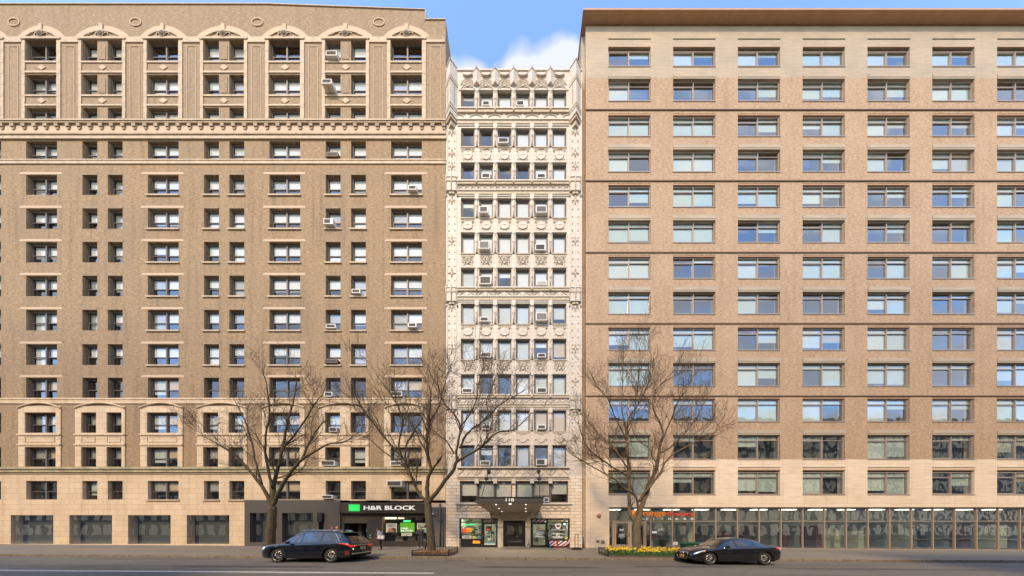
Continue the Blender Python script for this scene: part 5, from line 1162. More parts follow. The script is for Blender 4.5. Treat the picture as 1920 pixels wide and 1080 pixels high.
# ---- tree pits
soil = mat('dark bed soil', (.085, .055, .035), .95, noise=.4, nscale=14, bump=1)
def bed(x0, x1, y0, y1, seed):
    mb = MB(); nx, ny = 26, 12; r = random.Random(seed); b = len(mb.v)
    for j in range(ny + 1):
        for i in range(nx + 1):
            x = x0 + (x1 - x0) * i / nx; y = y0 + (y1 - y0) * j / ny; e = 0 if i in (0, nx) or j in (0, ny) else 1
            mb.v.append((x, y, gz(x, y) + .008 + e * (.05 + r.random() * .05)))
    for j in range(ny):
        for i in range(nx): a = b + j * (nx + 1) + i; mb.face([a, a + 1, a + nx + 2, a + nx + 1], soil, True)
    return mb.build('soil')
tag(bed(-6.62, -4.62, -6.42, -4.75, 1), kind='structure'); tag(bed(4.95, 9.6, -6.5, -4.75, 2), kind='structure')
def guard(name, loc, label, segs):
    root = thing(name, loc, label, 'tree guard', 'low iron tree guards'); pk = MB(); pk.tube([(0, 0, 0), (0, 0, 1)], .011, black, 5); pk = pk.mesh('picket')
    for (a, b, h) in segs:
        a = Vector(a); b = Vector(b); n = max(2, int((b - a).length / .19))
        mb = MB()
        for f in (.28, 1.0):
            pa = Vector((a.x, a.y, gz(a.x, a.y) + h * f)); pb = Vector((b.x, b.y, gz(b.x, b.y) + h * f)); d = (pb - pa).normalized(); nrm = Vector((-d.y, d.x, 0)) * .014
            q = len(mb.v)
            for p in (pa, pb):
                for (sx, dz) in ((-1, -.018), (1, -.018), (1, .018), (-1, .018)): mb.v.append(tuple(p + nrm * sx + Vector((0, 0, dz))))
            for k in range(4): mb.face([q + k, q + (k + 1) % 4, q + 4 + (k + 1) % 4, q + 4 + k], black)
            mb.face([q + 3, q + 2, q + 1, q], black); mb.face([q + 4, q + 5, q + 6, q + 7], black)
        mb.build('rail', root)
        for p in (a, b): mb = MB(); z = gz(p.x, p.y); mb.box(p.x - .025, p.x + .025, p.y - .025, p.y + .025, z, z + h + .05, black); mb.build('post', root)
        for i in range(1, n):
            p = a.lerp(b, i / n); o = inst(pk, 'picket', Vector((p.x, p.y, gz(p.x, p.y))) - root.location, root); o.scale.z = h
    return root
guard('tree_guard', (-5.6, -5.6, gz(-5.6, -5.6)), 'low black iron fence round the pit of the dark trunked tree', [((-6.7, -6.5), (-4.55, -6.5), .2), ((-6.7, -4.7), (-4.55, -4.7), .42), ((-6.7, -6.47), (-6.7, -4.73), .3), ((-4.55, -6.47), (-4.55, -4.73), .36)])
guard('tree_guard', (7.3, -5.5, gz(7.3, -5.5)), 'low black iron fence round three sides of the daffodil bed', [((4.88, -4.68), (9.68, -4.68), .42), ((4.88, -6.4), (4.88, -4.71), .42), ((9.68, -6.4), (9.68, -4.71), .42)])
# dry stalks in the first pit
dry = MB(); r = random.Random(9); dm1 = mat('dry brown stalks', (.30, .17, .08), .9, noise=.4, nscale=6); dm2 = mat('dry leaf litter', (.20, .10, .055), .9, noise=.4, nscale=8)
for k in range(900):
    cl = r.choice(((-6.35, -6.1), (-6.1, -5.6), (-6.3, -5.3), (-5.0, -5.8), (-4.9, -5.2), (-5.2, -6.1), (-5.5, -5.2), (-5.6, -6.2)))
    x = min(max(r.gauss(cl[0], .2), -6.6), -4.65); y = min(max(r.gauss(cl[1], .2), -6.4), -4.8); z = gz(x, y) + .05; h = r.uniform(.06, .3)
    dx, dy = r.gauss(0, .35) * h, r.gauss(0, .35) * h; w = .012
    dry.quad((x - w, y, z), (x + w, y, z), (x + w * .3 + dx, y + dy, z + h), (x - w * .3 + dx, y + dy, z + h), r.choice((dm1, dm1, dm2)))
for k in range(260):
    x = r.uniform(-6.6, -4.65); y = r.uniform(-6.4, -4.8); z = gz(x, y) + .11; s = r.uniform(.03, .06); a = r.uniform(0, 6)
    dry.quad((x, y, z), (x + s * cos(a), y + s * sin(a), z + r.uniform(0, .03)), (x + s * cos(a) - s * sin(a), y + s * sin(a) + s * cos(a), z + .02), (x - s * sin(a), y + s * cos(a), z + r.uniform(0, .04)), dm2)
tag(dry.build('dry_plants'), kind='stuff')
# daffodils
leafm = mat('daffodil leaves', (.06, .15, .045), .6, noise=.3, nscale=9); yel = mat('daffodil petals', (.86, .66, .02), .55); yel2 = mat('daffodil trumpet', (.85, .48, .01), .55)
def daff(seed, nf):
    r = random.Random(seed); lf = MB(); fl = MB()
    for k in range(70):
        a = r.uniform(0, 6.28); x, y = r.gauss(0, .1), r.gauss(0, .1); h = r.uniform(.18, .33); dx, dy = r.gauss(0, .09), r.gauss(0, .09); w = .012; c, s = cos(a) * w, sin(a) * w
        lf.quad((x - c, y - s, 0), (x + c, y + s, 0), (x + c + dx * .5, y + s + dy * .5, h * .6), (x - c + dx * .5, y - s + dy * .5, h * .6), leafm)
        lf.quad((x - c + dx * .5, y - s + dy * .5, h * .6), (x + c + dx * .5, y + s + dy * .5, h * .6), (x + dx * 1.1 + c * .2, y + dy * 1.1, h), (x + dx * 1.1 - c * .2, y + dy * 1.1, h), leafm)
    for k in range(nf):
        x, y = r.gauss(0, .13), r.gauss(0, .12); z = r.uniform(.27, .42) if r.random() < .85 else r.uniform(.12, .22); n = Vector((r.gauss(0, .5), -1, r.gauss(.15, .3))).normalized(); u = n.cross(Vector((0, 0, 1))).normalized(); v = n.cross(u); c = Vector((x, y, z))
        lf.tube([(x * .5, y * .5, 0), (x, y, z)], .006, leafm, 3, cap=False)
        for j in range(6):
            t = j * pi / 3; t2 = .42; R_ = .058
            fl.quad(c, c + (u * cos(t - t2) + v * sin(t - t2)) * R_ * .7, c + (u * cos(t) + v * sin(t)) * R_ + n * .008, c + (u * cos(t + t2) + v * sin(t + t2)) * R_ * .7, yel)
        fl.tube([c, c + n * .035], [.013, .024], yel2, 6, cap=False)
    return lf.mesh('leaves'), fl.mesh('flowers')
protos = [daff(s, n) for s, n in ((1, 9), (2, 6), (3, 11), (4, 4))]
r = random.Random(12); DL = 'clump of yellow daffodils growing in the long bed beside the right hand trunk'
for k in range(38):
    for _ in range(20):
        x = 5.15 + (9.45 - 5.15) * ((k % 19) + .5) / 19 + r.uniform(-.1, .1); y = (-6.0 if k < 19 else -5.35) + r.uniform(-.28, .25)
        if (x - 7.0) ** 2 + (y + 5.6) ** 2 > .16: break
    a, b = protos[r.choice((0, 1, 2, 3, 0, 2))]; t = thing('daffodil_clump', (x, y, gz(x, y) + .07), DL, 'daffodils', 'daffodil clumps in the tree bed', rot=r.uniform(-.6, .6)); s = r.uniform(.75, 1.15); t.scale = (s, s, s)
    inst(a, 'leaves', (0, 0, 0), t); inst(b, 'flowers', (0, 0, 0), t)
# ================================================================ cars
tyrem = mat('tyre rubber', (.02, .019, .018), .8); rimm = mat('alloy rim', (.42, .40, .37), .3, metal=.9); rimd = mat('rim recess', (.03, .03, .03), .6)
chrome = mat('chrome', (.75, .74, .72), .12, metal=1); carglass = mat('dark car glass', (.008, .008, .009), .03, spec=.8, coat=1); wellm = mat('wheel well', (.008, .008, .008), .95)
def interp(st, x):
    for i in range(len(st) - 1):
        if x <= st[i + 1][0]:
            p0 = st[max(i - 1, 0)]; p1 = st[i]; p2 = st[i + 1]; p3 = st[min(i + 2, len(st) - 1)]; t = (x - p1[0]) / (p2[0] - p1[0]); out = []
            for k in range(1, len(p1)):
                def sl(a, b): return (b[k] - a[k]) / (b[0] - a[0]) if b[0] != a[0] else 0
                h = p2[0] - p1[0]; m1 = sl(p0, p2) if p0 is not p1 else sl(p1, p2); m2 = sl(p1, p3) if p3 is not p2 else sl(p1, p2)
                d = sl(p1, p2)
                if d == 0: m1 = m2 = 0
                else:
                    m1 = max(min(m1 / d, 3), 0) * d; m2 = max(min(m2 / d, 3), 0) * d
                out.append((2 * t ** 3 - 3 * t * t + 1) * p1[k] + (t ** 3 - 2 * t * t + t) * h * m1 + (-2 * t ** 3 + 3 * t * t) * p2[k] + (t ** 3 - t * t) * h * m2)
            return out
    return list(st[-1][1:])
def section(st, x, wheels, R_):
    hw, zs, zb, zt, rw = interp(st, x); bot = zs
    for (wx, wz) in wheels:
        dx = abs(x - wx)
        if dx < R_: bot = max(bot, wz + sqrt(R_ * R_ - dx * dx))
    mid = zs + .5 * (zb - zs)
    pts = [(hw * .94, zs), (hw * .985, zs + .13 * (zb - zs)), (hw, mid), (hw * .992, zb - .2 * (zb - zs)), (hw * .975, zb - .05), (hw * .93, zb), (rw + .035, zt - .07 if zt - zb > .2 else zb + (zt - zb) * .6), (rw * .93, zt - .012), (rw * .5, zt + .012), (0, zt + .018)]
    out = []
    for i, (y, z) in enumerate(pts):
        if z < bot + .012 * i: z = bot + .012 * i if i else bot
        out.append((y, z))
    return out
def car(name, loc, label, st, L_, wheels, Rw, Rarch, paint, lights, scale=1.0, trim=True, spokes=10, wins=(), screens=(), win_s=(5.12, 5.88)):
    root = thing(name, loc, label, 'car', rot=pi); root.scale = (scale,) * 3
    xs = [L_ * i / 90 for i in range(91)]
    for (wx, wz) in wheels: xs += [wx - Rarch, wx + Rarch, wx - Rarch + .004, wx + Rarch - .004]
    xs = sorted(x for x in xs if 0 <= x <= L_)
    mb = MB(); secs = [section(st, x, wheels, Rarch) for x in xs]; k = len(secs[0])
    for sgn in (1, -1):
        b = len(mb.v)
        for x, s_ in zip(xs, secs): mb.v += [(x, sgn * y, z) for y, z in s_]
        for i in range(len(xs) - 1):
            for j in range(k - 1):
                f = [b + i * k + j, b + (i + 1) * k + j, b + (i + 1) * k + j + 1, b + i * k + j + 1]; mb.face(f if sgn < 0 else f[::-1], paint, True)
    for e in (0, len(xs) - 1):
        b = len(mb.v); loop = [(xs[e], y, z) for y, z in secs[e]] + [(xs[e], -y, z) for y, z in reversed(secs[e][:-1])]; mb.v += loop; mb.face([b + i for i in (range(len(loop)) if e == 0 else reversed(range(len(loop))))], paint)
    body = mb.build('body', root, local=True); 
    w = body.modifiers.new('Weld', 'WELD'); w.merge_threshold = .002
    mb = MB(); zf = min(wheels[0][1], .3) 
    mb.box(.25, L_ - .25, -.68, .68, st[6][2] - .02, zf + .28, wellm); mb.build('underbody', root, local=True)
    def surf(x, s, off):
        p = section(st, x, (), 0); i = min(int(s), k - 2); t = s - i; y = p[i][0] * (1 - t) + p[i + 1][0] * t; z = p[i][1] * (1 - t) + p[i + 1][1] * t
        dy, dz = p[i + 1][0] - p[i][0], p[i + 1][1] - p[i][1]; l = sqrt(dy * dy + dz * dz) or 1; return y + off * dz / l, z - off * dy / l
    def patch(nm, xa, xb, sa, sb, m, off=.006, both=True, nx=10, ns=3, par=root, full=False, taper=(0, 0), label=None):
        for sgn in ((1, -1) if both else (1,)):
            mb = MB(); b = len(mb.v)
            for i in range(nx + 1):
                t = i / nx; x = xa + (xb - xa) * t; s0 = sa + taper[0] * (1 - t) + taper[1] * t
                for j in range(ns + 1): y, z = surf(x, s0 + (sb - s0) * j / ns, off); mb.v.append((x, sgn * y, z))
            for i in range(nx):
                for j in range(ns): a = b + i * (ns + 1) + j; f = [a, a + ns + 1, a + ns + 2, a + 1]; mb.face(f if sgn < 0 else f[::-1], m, True)
            if full:
                b = len(mb.v)
                for i in range(nx + 1):
                    t = i / nx; x = xa + (xb - xa) * t
                    for j in range(ns + 1): y, z = surf(x, sa + (sb - sa) * j / ns, off); mb.v.append((x, -y, z))
                for i in range(nx):
                    for j in range(ns): a = b + i * (ns + 1) + j; mb.face([a, a + ns + 1, a + ns + 2, a + 1], m, True)
            o = mb.build(nm, par, local=True)
            if label: o['label'] = label
    for xa, xb in wins: patch('side_window', xa, xb, win_s[0], win_s[1], carglass, off=.008)
    for nm, xa, xb in screens: patch(nm, xa, xb, 6.25, 9.0, carglass, off=.008, both=False, full=True)
    for (wx, wz) in wheels:
        for sgn in (1, -1):
            hb = MB(); hw = interp(st, wx)[0]; yo = hw - .03
            mbh = MB(); mbh.tube([(0, sgn * -.03, 0), (0, sgn * .012, 0)], .055, chrome, 12); wheel = mbh.build('wheel', root, local=True); wheel.location = (wx, sgn * (yo - .02), wz)
            t = MB(); n = 28; prof = [(Rw * .70, -.24), (Rw * .9, -.245), (Rw * .985, -.20), (Rw, -.12), (Rw * .985, -.03), (Rw * .9, .012), (Rw * .74, .005), (Rw * .70, -.03)]; b = len(t.v)
            for i in range(n):
                a = 2 * pi * i / n
                for (rr, yy) in prof: t.v.append((rr * cos(a), sgn * yy, rr * sin(a)))
            m_ = len(prof)
            for i in range(n):
                for j in range(m_ - 1): q = [b + i * m_ + j, b + i * m_ + j + 1, b + ((i + 1) % n) * m_ + j + 1, b + ((i + 1) % n) * m_ + j]; t.face(q, tyrem, True)
            t.build('tyre', wheel, local=True)
            t = MB(); t.tube([(0, sgn * -.16, 0), (0, sgn * -.15, 0)], Rw * .7, rimd, 24); ring = [(Rw * .685 * cos(2 * pi * i / 32), sgn * -.012, Rw * .685 * sin(2 * pi * i / 32)) for i in range(33)]; t.tube(ring, .018, rimm, 6, cap=False)
            for i in range(spokes):
                a = 2 * pi * i / spokes
                for da in (-.07, .07): t.tube([(.03 * cos(a), sgn * -.015, .03 * sin(a)), (Rw * .68 * cos(a + da), sgn * -.03, Rw * .68 * sin(a + da))], [.012, .014], rimm, 4)
            t.build('rim', wheel, local=True)
    lights(root, patch, surf); return root
navy = mat('glossy dark navy paint', (.006, .008, .016), .18, metal=.3, coat=1); blackp = mat('glossy black paint', (.008, .008, .009), .18, metal=.2, coat=1)
redl = mat('red tail lamp', (.55, .012, .008), .12, coat=1, emit=(1, .05, .02), estr=.12); reddk = mat('dark red reflector', (.16, .008, .008), .2, coat=1)
SUV = [(0, .72, .44, .74, .78, .60), (.05, .85, .36, .92, .95, .68), (.14, .90, .31, 1.02, 1.09, .70), (.30, .92, .28, 1.06, 1.27, .66), (.52, .945, .26, 1.07, 1.48, .62), (.72, .96, .25, 1.07, 1.61, .61), (1.2, .975, .24, 1.06, 1.68, .62), (2.2, .985, .24, 1.03, 1.71, .63), (2.9, .985, .24, 1.01, 1.66, .61), (3.4, .98, .24, 1.0, 1.40, .64), (3.85, .975, .24, .99, 1.09, .72), (4.4, .94, .25, .94, .99, .68), (4.78, .85, .28, .82, .86, .6), (4.94, .72, .34, .66, .70, .5), (4.98, .66, .4, .6, .62, .46)]
def suv_lights(root, patch, surf):
    patch('tail_light', .05, .62, 3.15, 4.2, redl, off=.012, taper=(0, .8), nx=14)
    mb = MB(); mb.box(-.012, .05, -.62, .62, .885, .915, chrome); mb.box(.02, .10, -.84, -.45, .83, .93, redl) ; mb.box(.02, .10, .45, .84, .83, .93, redl); o = mb.build('tailgate_trim', root, local=True); bevel(o, .01)
    mb = MB(); mb.box(-.02, .02, -.2, .2, .66, .82, mat('cream number plate', (.52, .46, .22), .5)); mb.box(-.026, -.02, -.14, .14, .70, .76, greyP); mb.build('number_plate', root, local=True)
    mb = MB(); mb.box(-.035, .1, -.80, .80, .43, .50, chrome); mb.box(-.03, .12, -.6, .6, .36, .43, wellm); o = mb.build('bumper_trim', root, local=True); bevel(o, .015)
    patch('reflector', .1, .3, 1.1, 1.9, reddk, off=.008); patch('sill_trim', .35, .55, .05, .9, chrome, off=.006) if False else None
    # bright line along the side windows
    for sgn in (1, -1):
        mb = MB(); pts = [(x, sgn * surf(x, 5.04, .012)[0], surf(x, 5.04, .012)[1]) for x in [.62 + 2.9 * i / 16 for i in range(17)]]; mb.tube(pts, .012, chrome, 5)
        pts = [(x, sgn * surf(x, s, .012)[0], surf(x, s, .012)[1]) for x, s in [(.58 + .35 * i / 5, 5.04 + .8 * i / 5) for i in range(6)] + [(.95 + 2.1 * i / 10, 5.9) for i in range(11)] + [(3.1 + .5 * i / 4, 5.88 - .75 * i / 4) for i in range(5)]]; mb.tube(pts, .012, chrome, 5); mb.build('window_trim', root, local=True)
        mb = MB(); mb.tube([(1.0, sgn * .56, 1.69), (1.2, sgn * .57, 1.73), (2.7, sgn * .57, 1.74), (2.9, sgn * .56, 1.70)], .018, chrome, 6); mb.build('roof_rail', root, local=True)
        mb = MB(); mb.box(3.15, 3.3, sgn * .96, sgn * 1.12, 1.03, 1.15, navy); o = mb.build('mirror', root, local=True); bevel(o, .03)
        for xx in (2.62, 1.62): mb = MB(); mb.box(xx - .2, xx, sgn * .985, sgn * 1.005, .90, .925, navy); mb.build('door_handle', root, local=True)
    mb = MB(); mb.box(.40, .80, -.58, .58, 1.585, 1.625, navy); o = mb.build('spoiler', root, local=True); bevel(o, .015)
    mb = MB(); mb.prism_xz([(1.0, 1.69), (1.22, 1.69), (1.05, 1.76), (1.0, 1.76)], -.03, .03, navy); mb.build('roof_fin', root, local=True)
    mb = MB(); mb.tube([(.24, 0, 1.18), (.22, .4, 1.16)], .012, blackM, 5); mb.build('wiper', root, local=True)
    patch('headlight', 4.55, 4.85, 3.0, 4.1, chrome, off=.01); patch('door_seam', 1.66, 1.675, .3, 5.0, wellm, off=.004); patch('door_seam', 2.66, 2.675, .3, 5.0, wellm, off=.004); patch('door_seam', 3.6, 3.615, .3, 4.8, wellm, off=.004)
    mb = MB(); mb.box(4.93, 5.0, -.45, .45, .48, .70, wellm); mb.build('grille', root, local=True)
gxr = -8.85
car('parked_suv', (gxr, -7.55, rz(gxr - 2)), 'dark navy sport utility car with red tail lights parked at the left kerb', SUV, 4.98, ((1.06, .38), (3.9, .38)), .375, .43, navy, suv_lights, scale=.95, wins=((.66, 1.56), (1.64, 2.6), (2.68, 3.45)), screens=(('rear_window', .20, .66), ('windscreen', 3.0, 3.78)))
SED = [(0, .66, .46, .84, .90, .55), (.07, .80, .34, .93, .97, .66), (.35, .88, .26, .97, 1.03, .70), (.8, .91, .22, .96, 1.10, .66), (1.1, .92, .21, .95, 1.25, .59), (1.6, .925, .2, .93, 1.38, .56), (2.2, .925, .2, .92, 1.42, .55), (2.75, .925, .2, .90, 1.34, .56), (3.15, .925, .2, .89, 1.12, .62), (3.45, .92, .2, .87, .95, .70), (4.0, .90, .2, .82, .89, .68), (4.4, .84, .22, .73, .81, .63), (4.6, .76, .26, .63, .73, .56), (4.68, .68, .30, .56, .66, .52), (4.7, .64, .33, .54, .62, .5)]
def sed_lights(root, patch, surf):
    patch('headlight', 4.08, 4.60, 3.1, 4.7, mat('headlight glass', (.55, .6, .68), .08, coat=1, metal=.4), off=.012, nx=12, taper=(1.0, 0)); patch('indicator', 4.10, 4.22, 3.5, 4.3, mat('amber lamp', (.8, .25, .03), .2, coat=1), off=.018)
    mb = MB(); mb.box(4.66, 4.715, -.42, .42, .30, .64, wellm)
    for z in (.35, .41, .47, .53, .59): mb.box(4.715, 4.722, -.38, .38, z, z + .008, mat('grey grille bar', (.2, .2, .2), .3, metal=1))
    mb.build('grille', root, local=True)
    mb = MB(); mb.tube([(4.722, y, z) for y, z in ((-.42, .64), (.42, .64), (.46, .52), (.34, .29), (-.34, .29), (-.46, .52), (-.42, .64))], .012, chrome, 6, cap=False)
    for i in range(4): c = -.105 + .07 * i; mb.tube([(4.735, c + .042 * cos(t), .60 + .042 * sin(t)) for t in [k * pi / 6 for k in range(13)]], .008, chrome, 4, cap=False)
    mb.build('grille_trim', root, local=True)
    mb = MB(); mb.box(4.72, 4.74, -.16, .16, .36, .50, mat('orange number plate', (.85, .36, .02), .5)); mb.box(4.741, 4.744, -.12, .12, .41, .45, greyP); mb.build('number_plate', root, local=True)
    patch('air_intake', 4.5, 4.62, .8, 2.0, wellm, off=.01); patch('tail_light', .05, .4, 3.2, 4.3, redl, off=.01)
    for sgn in (1, -1):
        mb = MB(); mb.box(2.95, 3.1, sgn * .9, sgn * 1.06, .92, 1.03, blackp); o = mb.build('mirror', root, local=True); bevel(o, .03)
        for xx in (2.35, 1.4): mb = MB(); mb.box(xx - .2, xx, sgn * .925, sgn * .945, .80, .825, blackp); mb.build('door_handle', root, local=True)
        mb = MB(); mb.tube([(x, sgn * surf(x, 5.04, .01)[0], surf(x, 5.04, .01)[1]) for x in [.85 + 2.3 * i / 12 for i in range(13)]], .01, chrome, 5); mb.build('window_trim', root, local=True)
    patch('door_seam', 1.5, 1.512, .3, 5.0, wellm, off=.004); patch('door_seam', 2.45, 2.462, .3, 5.0, wellm, off=.004); patch('bonnet_seam', 3.5, 4.55, 5.5, 5.56, wellm, off=.003)
car('parked_sedan', (8.5 + 4.7 * .97, -7.55, rz(11)), 'black saloon car with orange number plate parked nose-in beside the daffodil bed', SED, 4.7, ((.95, .34), (3.82, .34)), .335, .385, blackp, sed_lights, scale=.97, wins=((.95, 1.46), (1.54, 2.4), (2.48, 3.05)), screens=(('rear_window', .62, 1.15), ('windscreen', 2.75, 3.38)), win_s=(5.15, 5.85))

# ================================================================ people
skin = mat('skin', (.60, .36, .25), .55); 
def cap_chain(mb, pts, rad, m):
    for i in range(len(pts) - 1): mb.capsule(pts[i], pts[i + 1], rad[i], rad[i + 1], m, 14)
def remesh(o, v=.012, sm=2):
    r_ = o.modifiers.new('Remesh', 'REMESH'); r_.mode = 'VOXEL'; r_.voxel_size = v; r_.use_smooth_shade = True
    s_ = o.modifiers.new('Smooth', 'SMOOTH'); s_.iterations = sm; s_.factor = .4; return o
def hand(mb, wrist, d, palm_n, curl=.5, size=1.0, m=skin, thumb=1):
    d = Vector(d).normalized(); n_ = Vector(palm_n); n_ = (n_ - d * n_.dot(d)).normalized(); s_ = d.cross(n_) * thumb; w = Vector(wrist)
    for k in (-1, 0, 1): mb.capsule(w + s_ * .012 * k, w + d * .075 * size + s_ * .024 * k, .017, .014, m, 8)
    for k, ln in enumerate((.072, .08, .075, .058)):
        b = w + d * .08 * size + s_ * (.030 - .02 * k); c = (d * (1 - curl * .6) + n_ * curl).normalized(); mb.capsule(b, b + c * ln * .5, .009, .0085, m, 6); c2 = (d * (1 - curl) + n_ * curl * 1.5).normalized(); mb.capsule(b + c * ln * .5, b + c * ln * .5 + c2 * ln * .5, .0085, .0075, m, 6)
    t0 = w + d * .02 + s_ * .03; t1 = t0 + (d + s_ * .9 + n_ * .4).normalized() * .04; mb.capsule(t0, t1, .012, .010, m, 6); mb.capsule(t1, t1 + (d + n_ * .5 + s_ * .1).normalized() * .03, .010, .0085, m, 6)
def person(loc, rot, J, label, top, trouser, shoe, hairm, hair='short', curl=(.6, .6), group=None, build=1.0):
    root = thing('person', loc, label, 'person', group, rot=rot); V = {k: Vector(v) for k, v in J.items()}
    mb = MB(); h = V['head']; f = (V['face'] - h).normalized(); side = f.cross(Vector((0, 0, 1))).normalized(); upv = side.cross(f).normalized()
    mb.ball(h + upv * .03, .092, skin, 16, (.86, 1.0, 1.08)); mb.ball(h + f * .02 - upv * .05, .07, skin, 14, (.85, .95, 1.0)); mb.ball(h + f * .045 - upv * .09, .034, skin, 10)
    mb.capsule(h + f * .088 + upv * .0, h + f * .108 - upv * .035, .008, .014, skin, 8)
    for s in (-1, 1): mb.ball(h + side * .082 * s - upv * .01, .022, skin, 8, (.5, .8, 1.3))
    cap_chain(mb, [V['neck'] - Vector((0, 0, .05)), h - upv * .06], [.058, .052], skin)
    cap_chain(mb, [V['chest'], V['pelvis']], [.095, .09], skin)
    for s in 'LR':
        cap_chain(mb, [V['neck'] - Vector((0, 0, .08)), V['sh' + s], V['el' + s], V['wr' + s]], [.06, .055, .04, .027], skin)
        d = V['hd' + s] - V['wr' + s]; hand(mb, V['wr' + s], d, V['pn' + s], curl[0 if s == 'L' else 1], thumb=1 if s == 'L' else -1)
        cap_chain(mb, [V['hip' + s], V['kn' + s], V['an' + s]], [.085, .058, .042], skin); cap_chain(mb, [V['an' + s], V['to' + s]], [.04, .03], skin)
    remesh(mb.build('body', root, local=True), .0085, 1)
    def cloth(nm, fn, m, v=.013): mb = MB(); fn(mb, m); return remesh(mb.build(nm, root, local=True), v, 3)
    b = build
    def ftop(mb, m):
        for s in 'LR':
            cap_chain(mb, [V['neck'] - Vector((0, 0, .06)), V['sh' + s], V['el' + s], V['wr' + s].lerp(V['el' + s], .06)], [.075 * b, .078 * b, .058 * b, .043 * b], m)
            o_ = (V['sh' + s] - V['neck']) * .42; o_.z = 0; cap_chain(mb, [V['chest'] + o_, V['pelvis'] + o_ * .8 - Vector((0, 0, .02))], [.125 * b, .118 * b], m)
        mb.capsule(V['neck'] - Vector((0, 0, .04)), V['neck'] + Vector((0, 0, .02)), .072, .066, m)
    def fleg(mb, m):
        mb.capsule(V['hipL'] + Vector((0, 0, .02)), V['hipR'] + Vector((0, 0, .02)), .11 * b, .11 * b, m)
        for s in 'LR': cap_chain(mb, [V['hip' + s], V['kn' + s], V['an' + s] + Vector((0, 0, .02))], [.108 * b, .076 * b, .062 * b], m)
    def fshoe(mb, m):
        for s in 'LR': a = V['an' + s]; t = V['to' + s]; mb.capsule(Vector((a.x, a.y, .045)) + (a - t) * .15, Vector((t.x, t.y, .038)), .045, .04, m)
    cloth('jacket', ftop, top); cloth('trousers', fleg, trouser); cloth('shoes', fshoe, shoe, .01)
    mb = MB(); c = h + upv * .045 - f * .018
    mb.ball(c, .102, hairm, 16, (.9, 1.0, 1.03))
    if hair == 'tied': mb.ball(c - f * .1 + upv * .03, .045, hairm, 10); mb.ball(h - f * .04 - upv * .02, .085, hairm, 12)
    if hair == 'long': cap_chain(mb, [h - f * .03, h - f * .06 - upv * .18], [.1, .075], hairm)
    o = remesh(mb.build('hair', root, local=True), .01, 1)
    # keep the face clear of hair: cut everything in front of the hairline
    for v_ in o.data.vertices:
        p = v_.co - h; a = p.dot(f); q = p.dot(upv)
        if a > .035 and q < .085: v_.co -= f * (a - .035) * 1.0
        if q < -.01 and hair == 'short': v_.co += upv * (-.01 - q)
    mb = MB()
    for s in (-1, 1): mb.ball(h + f * .086 + side * .032 * s + upv * .012, .011, mat('eye', (.05, .035, .03), .2), 8)
    mb.build('eyes', root, local=True); mb = MB(); mb.capsule(h + f * .082 + side * .02 - upv * .058, h + f * .082 - side * .02 - upv * .058, .006, .006, mat('lips', (.40, .14, .11), .5), 6); mb.build('mouth', root, local=True)
    return root
denim = mat('charcoal jeans', (.045, .05, .06), .9, noise=.2, nscale=10); jack = mat('dark grey jacket', (.035, .04, .045), .8, noise=.25, nscale=9); whites = mat('white trainers', (.7, .68, .64), .6)
JM = dict(pelvis=(0, 0, .98), chest=(0, .0, 1.34), neck=(0, .01, 1.53), head=(0, -.02, 1.67), face=(.05, -.2, 1.645), shL=(-.19, .02, 1.46), shR=(.19, .01, 1.46), elL=(-.33, .0, 1.2), elR=(.27, -.08, 1.19), wrL=(-.12, -.24, 1.17), wrR=(.13, -.23, 1.41),
          hdL=(-.02, -.30, 1.19), hdR=(.08, -.22, 1.5), pnL=(0, 0, 1), pnR=(-.7, .4, 0), hipL=(-.1, 0, .93), hipR=(.1, 0, .93), knL=(-.13, -.03, .5), knR=(.12, -.02, .5), anL=(-.15, .02, .09), anR=(.14, .02, .09), toL=(-.19, -.16, .04), toR=(.17, -.17, .04))
man = person((-8.72, -1.0, gz(-8.72, -1.0)), .12, JM, 'man in dark jacket and grey jeans standing with hand at chin beside the dark trunk', jack, denim, whites, mat('dark short hair', (.05, .03, .02), .8), 'short', (.9, .8), build=1.18)
ph = MB(); ph.box(-.04, .04, -.01, .012, -.06, .08, black); ph = ph.build('mobile_phone'); ph.location = (-8.78, -1.33, gz(-8.7, -1) + 1.22); ph.rotation_euler = (.9, 0, .4); tag(ph, 'dark mobile phone held low by the standing man', 'phone')
JW = dict(pelvis=(0, .03, .90), chest=(0, -.04, 1.20), neck=(0, -.10, 1.36), head=(0, -.19, 1.47), face=(0, -.34, 1.38), shL=(-.16, -.06, 1.30), shR=(.16, -.06, 1.30), elL=(-.2, -.05, 1.04), elR=(.2, -.03, 1.04), wrL=(-.12, -.28, 1.08), wrR=(.15, -.14, .88),
          hdL=(-.09, -.36, 1.10), hdR=(.14, -.2, .84), pnL=(0, 0, 1), pnR=(-.8, .2, 0), hipL=(-.09, .03, .86), hipR=(.09, .03, .86), knL=(-.1, -.04, .47), knR=(.09, .05, .47), anL=(-.1, -.05, .08), anR=(.09, .12, .08), toL=(-.1, -.21, .035), toR=(.09, -.03, .035))
wx, wy = -10.93, -2.75
person((wx, wy, gz(wx, wy)), -pi / 2, JW, 'woman in pale blue top and black leggings bent over her phone behind the navy car', mat('pale blue sweatshirt', (.36, .43, .50), .9, noise=.1), mat('black leggings', (.012, .012, .014), .8), mat('black trainers', (.02, .02, .02), .6), mat('dark brown hair', (.06, .03, .018), .8), 'tied', (.8, .9), build=.86)
bag = thing('tote_bag', (wx + .16, wy - .22, gz(wx, wy) + .80), 'white tote bag with purple base hanging at the woman\'s side', 'bag')
mb = MB(); mb.prism_xz([(-.2, .0), (.24, -.04), (.28, .26), (-.16, .3)], -.09, .06, mat('white canvas', (.72, .66, .68), .9)); o = mb.build('bag_body', bag, local=True); bevel(o, .03)
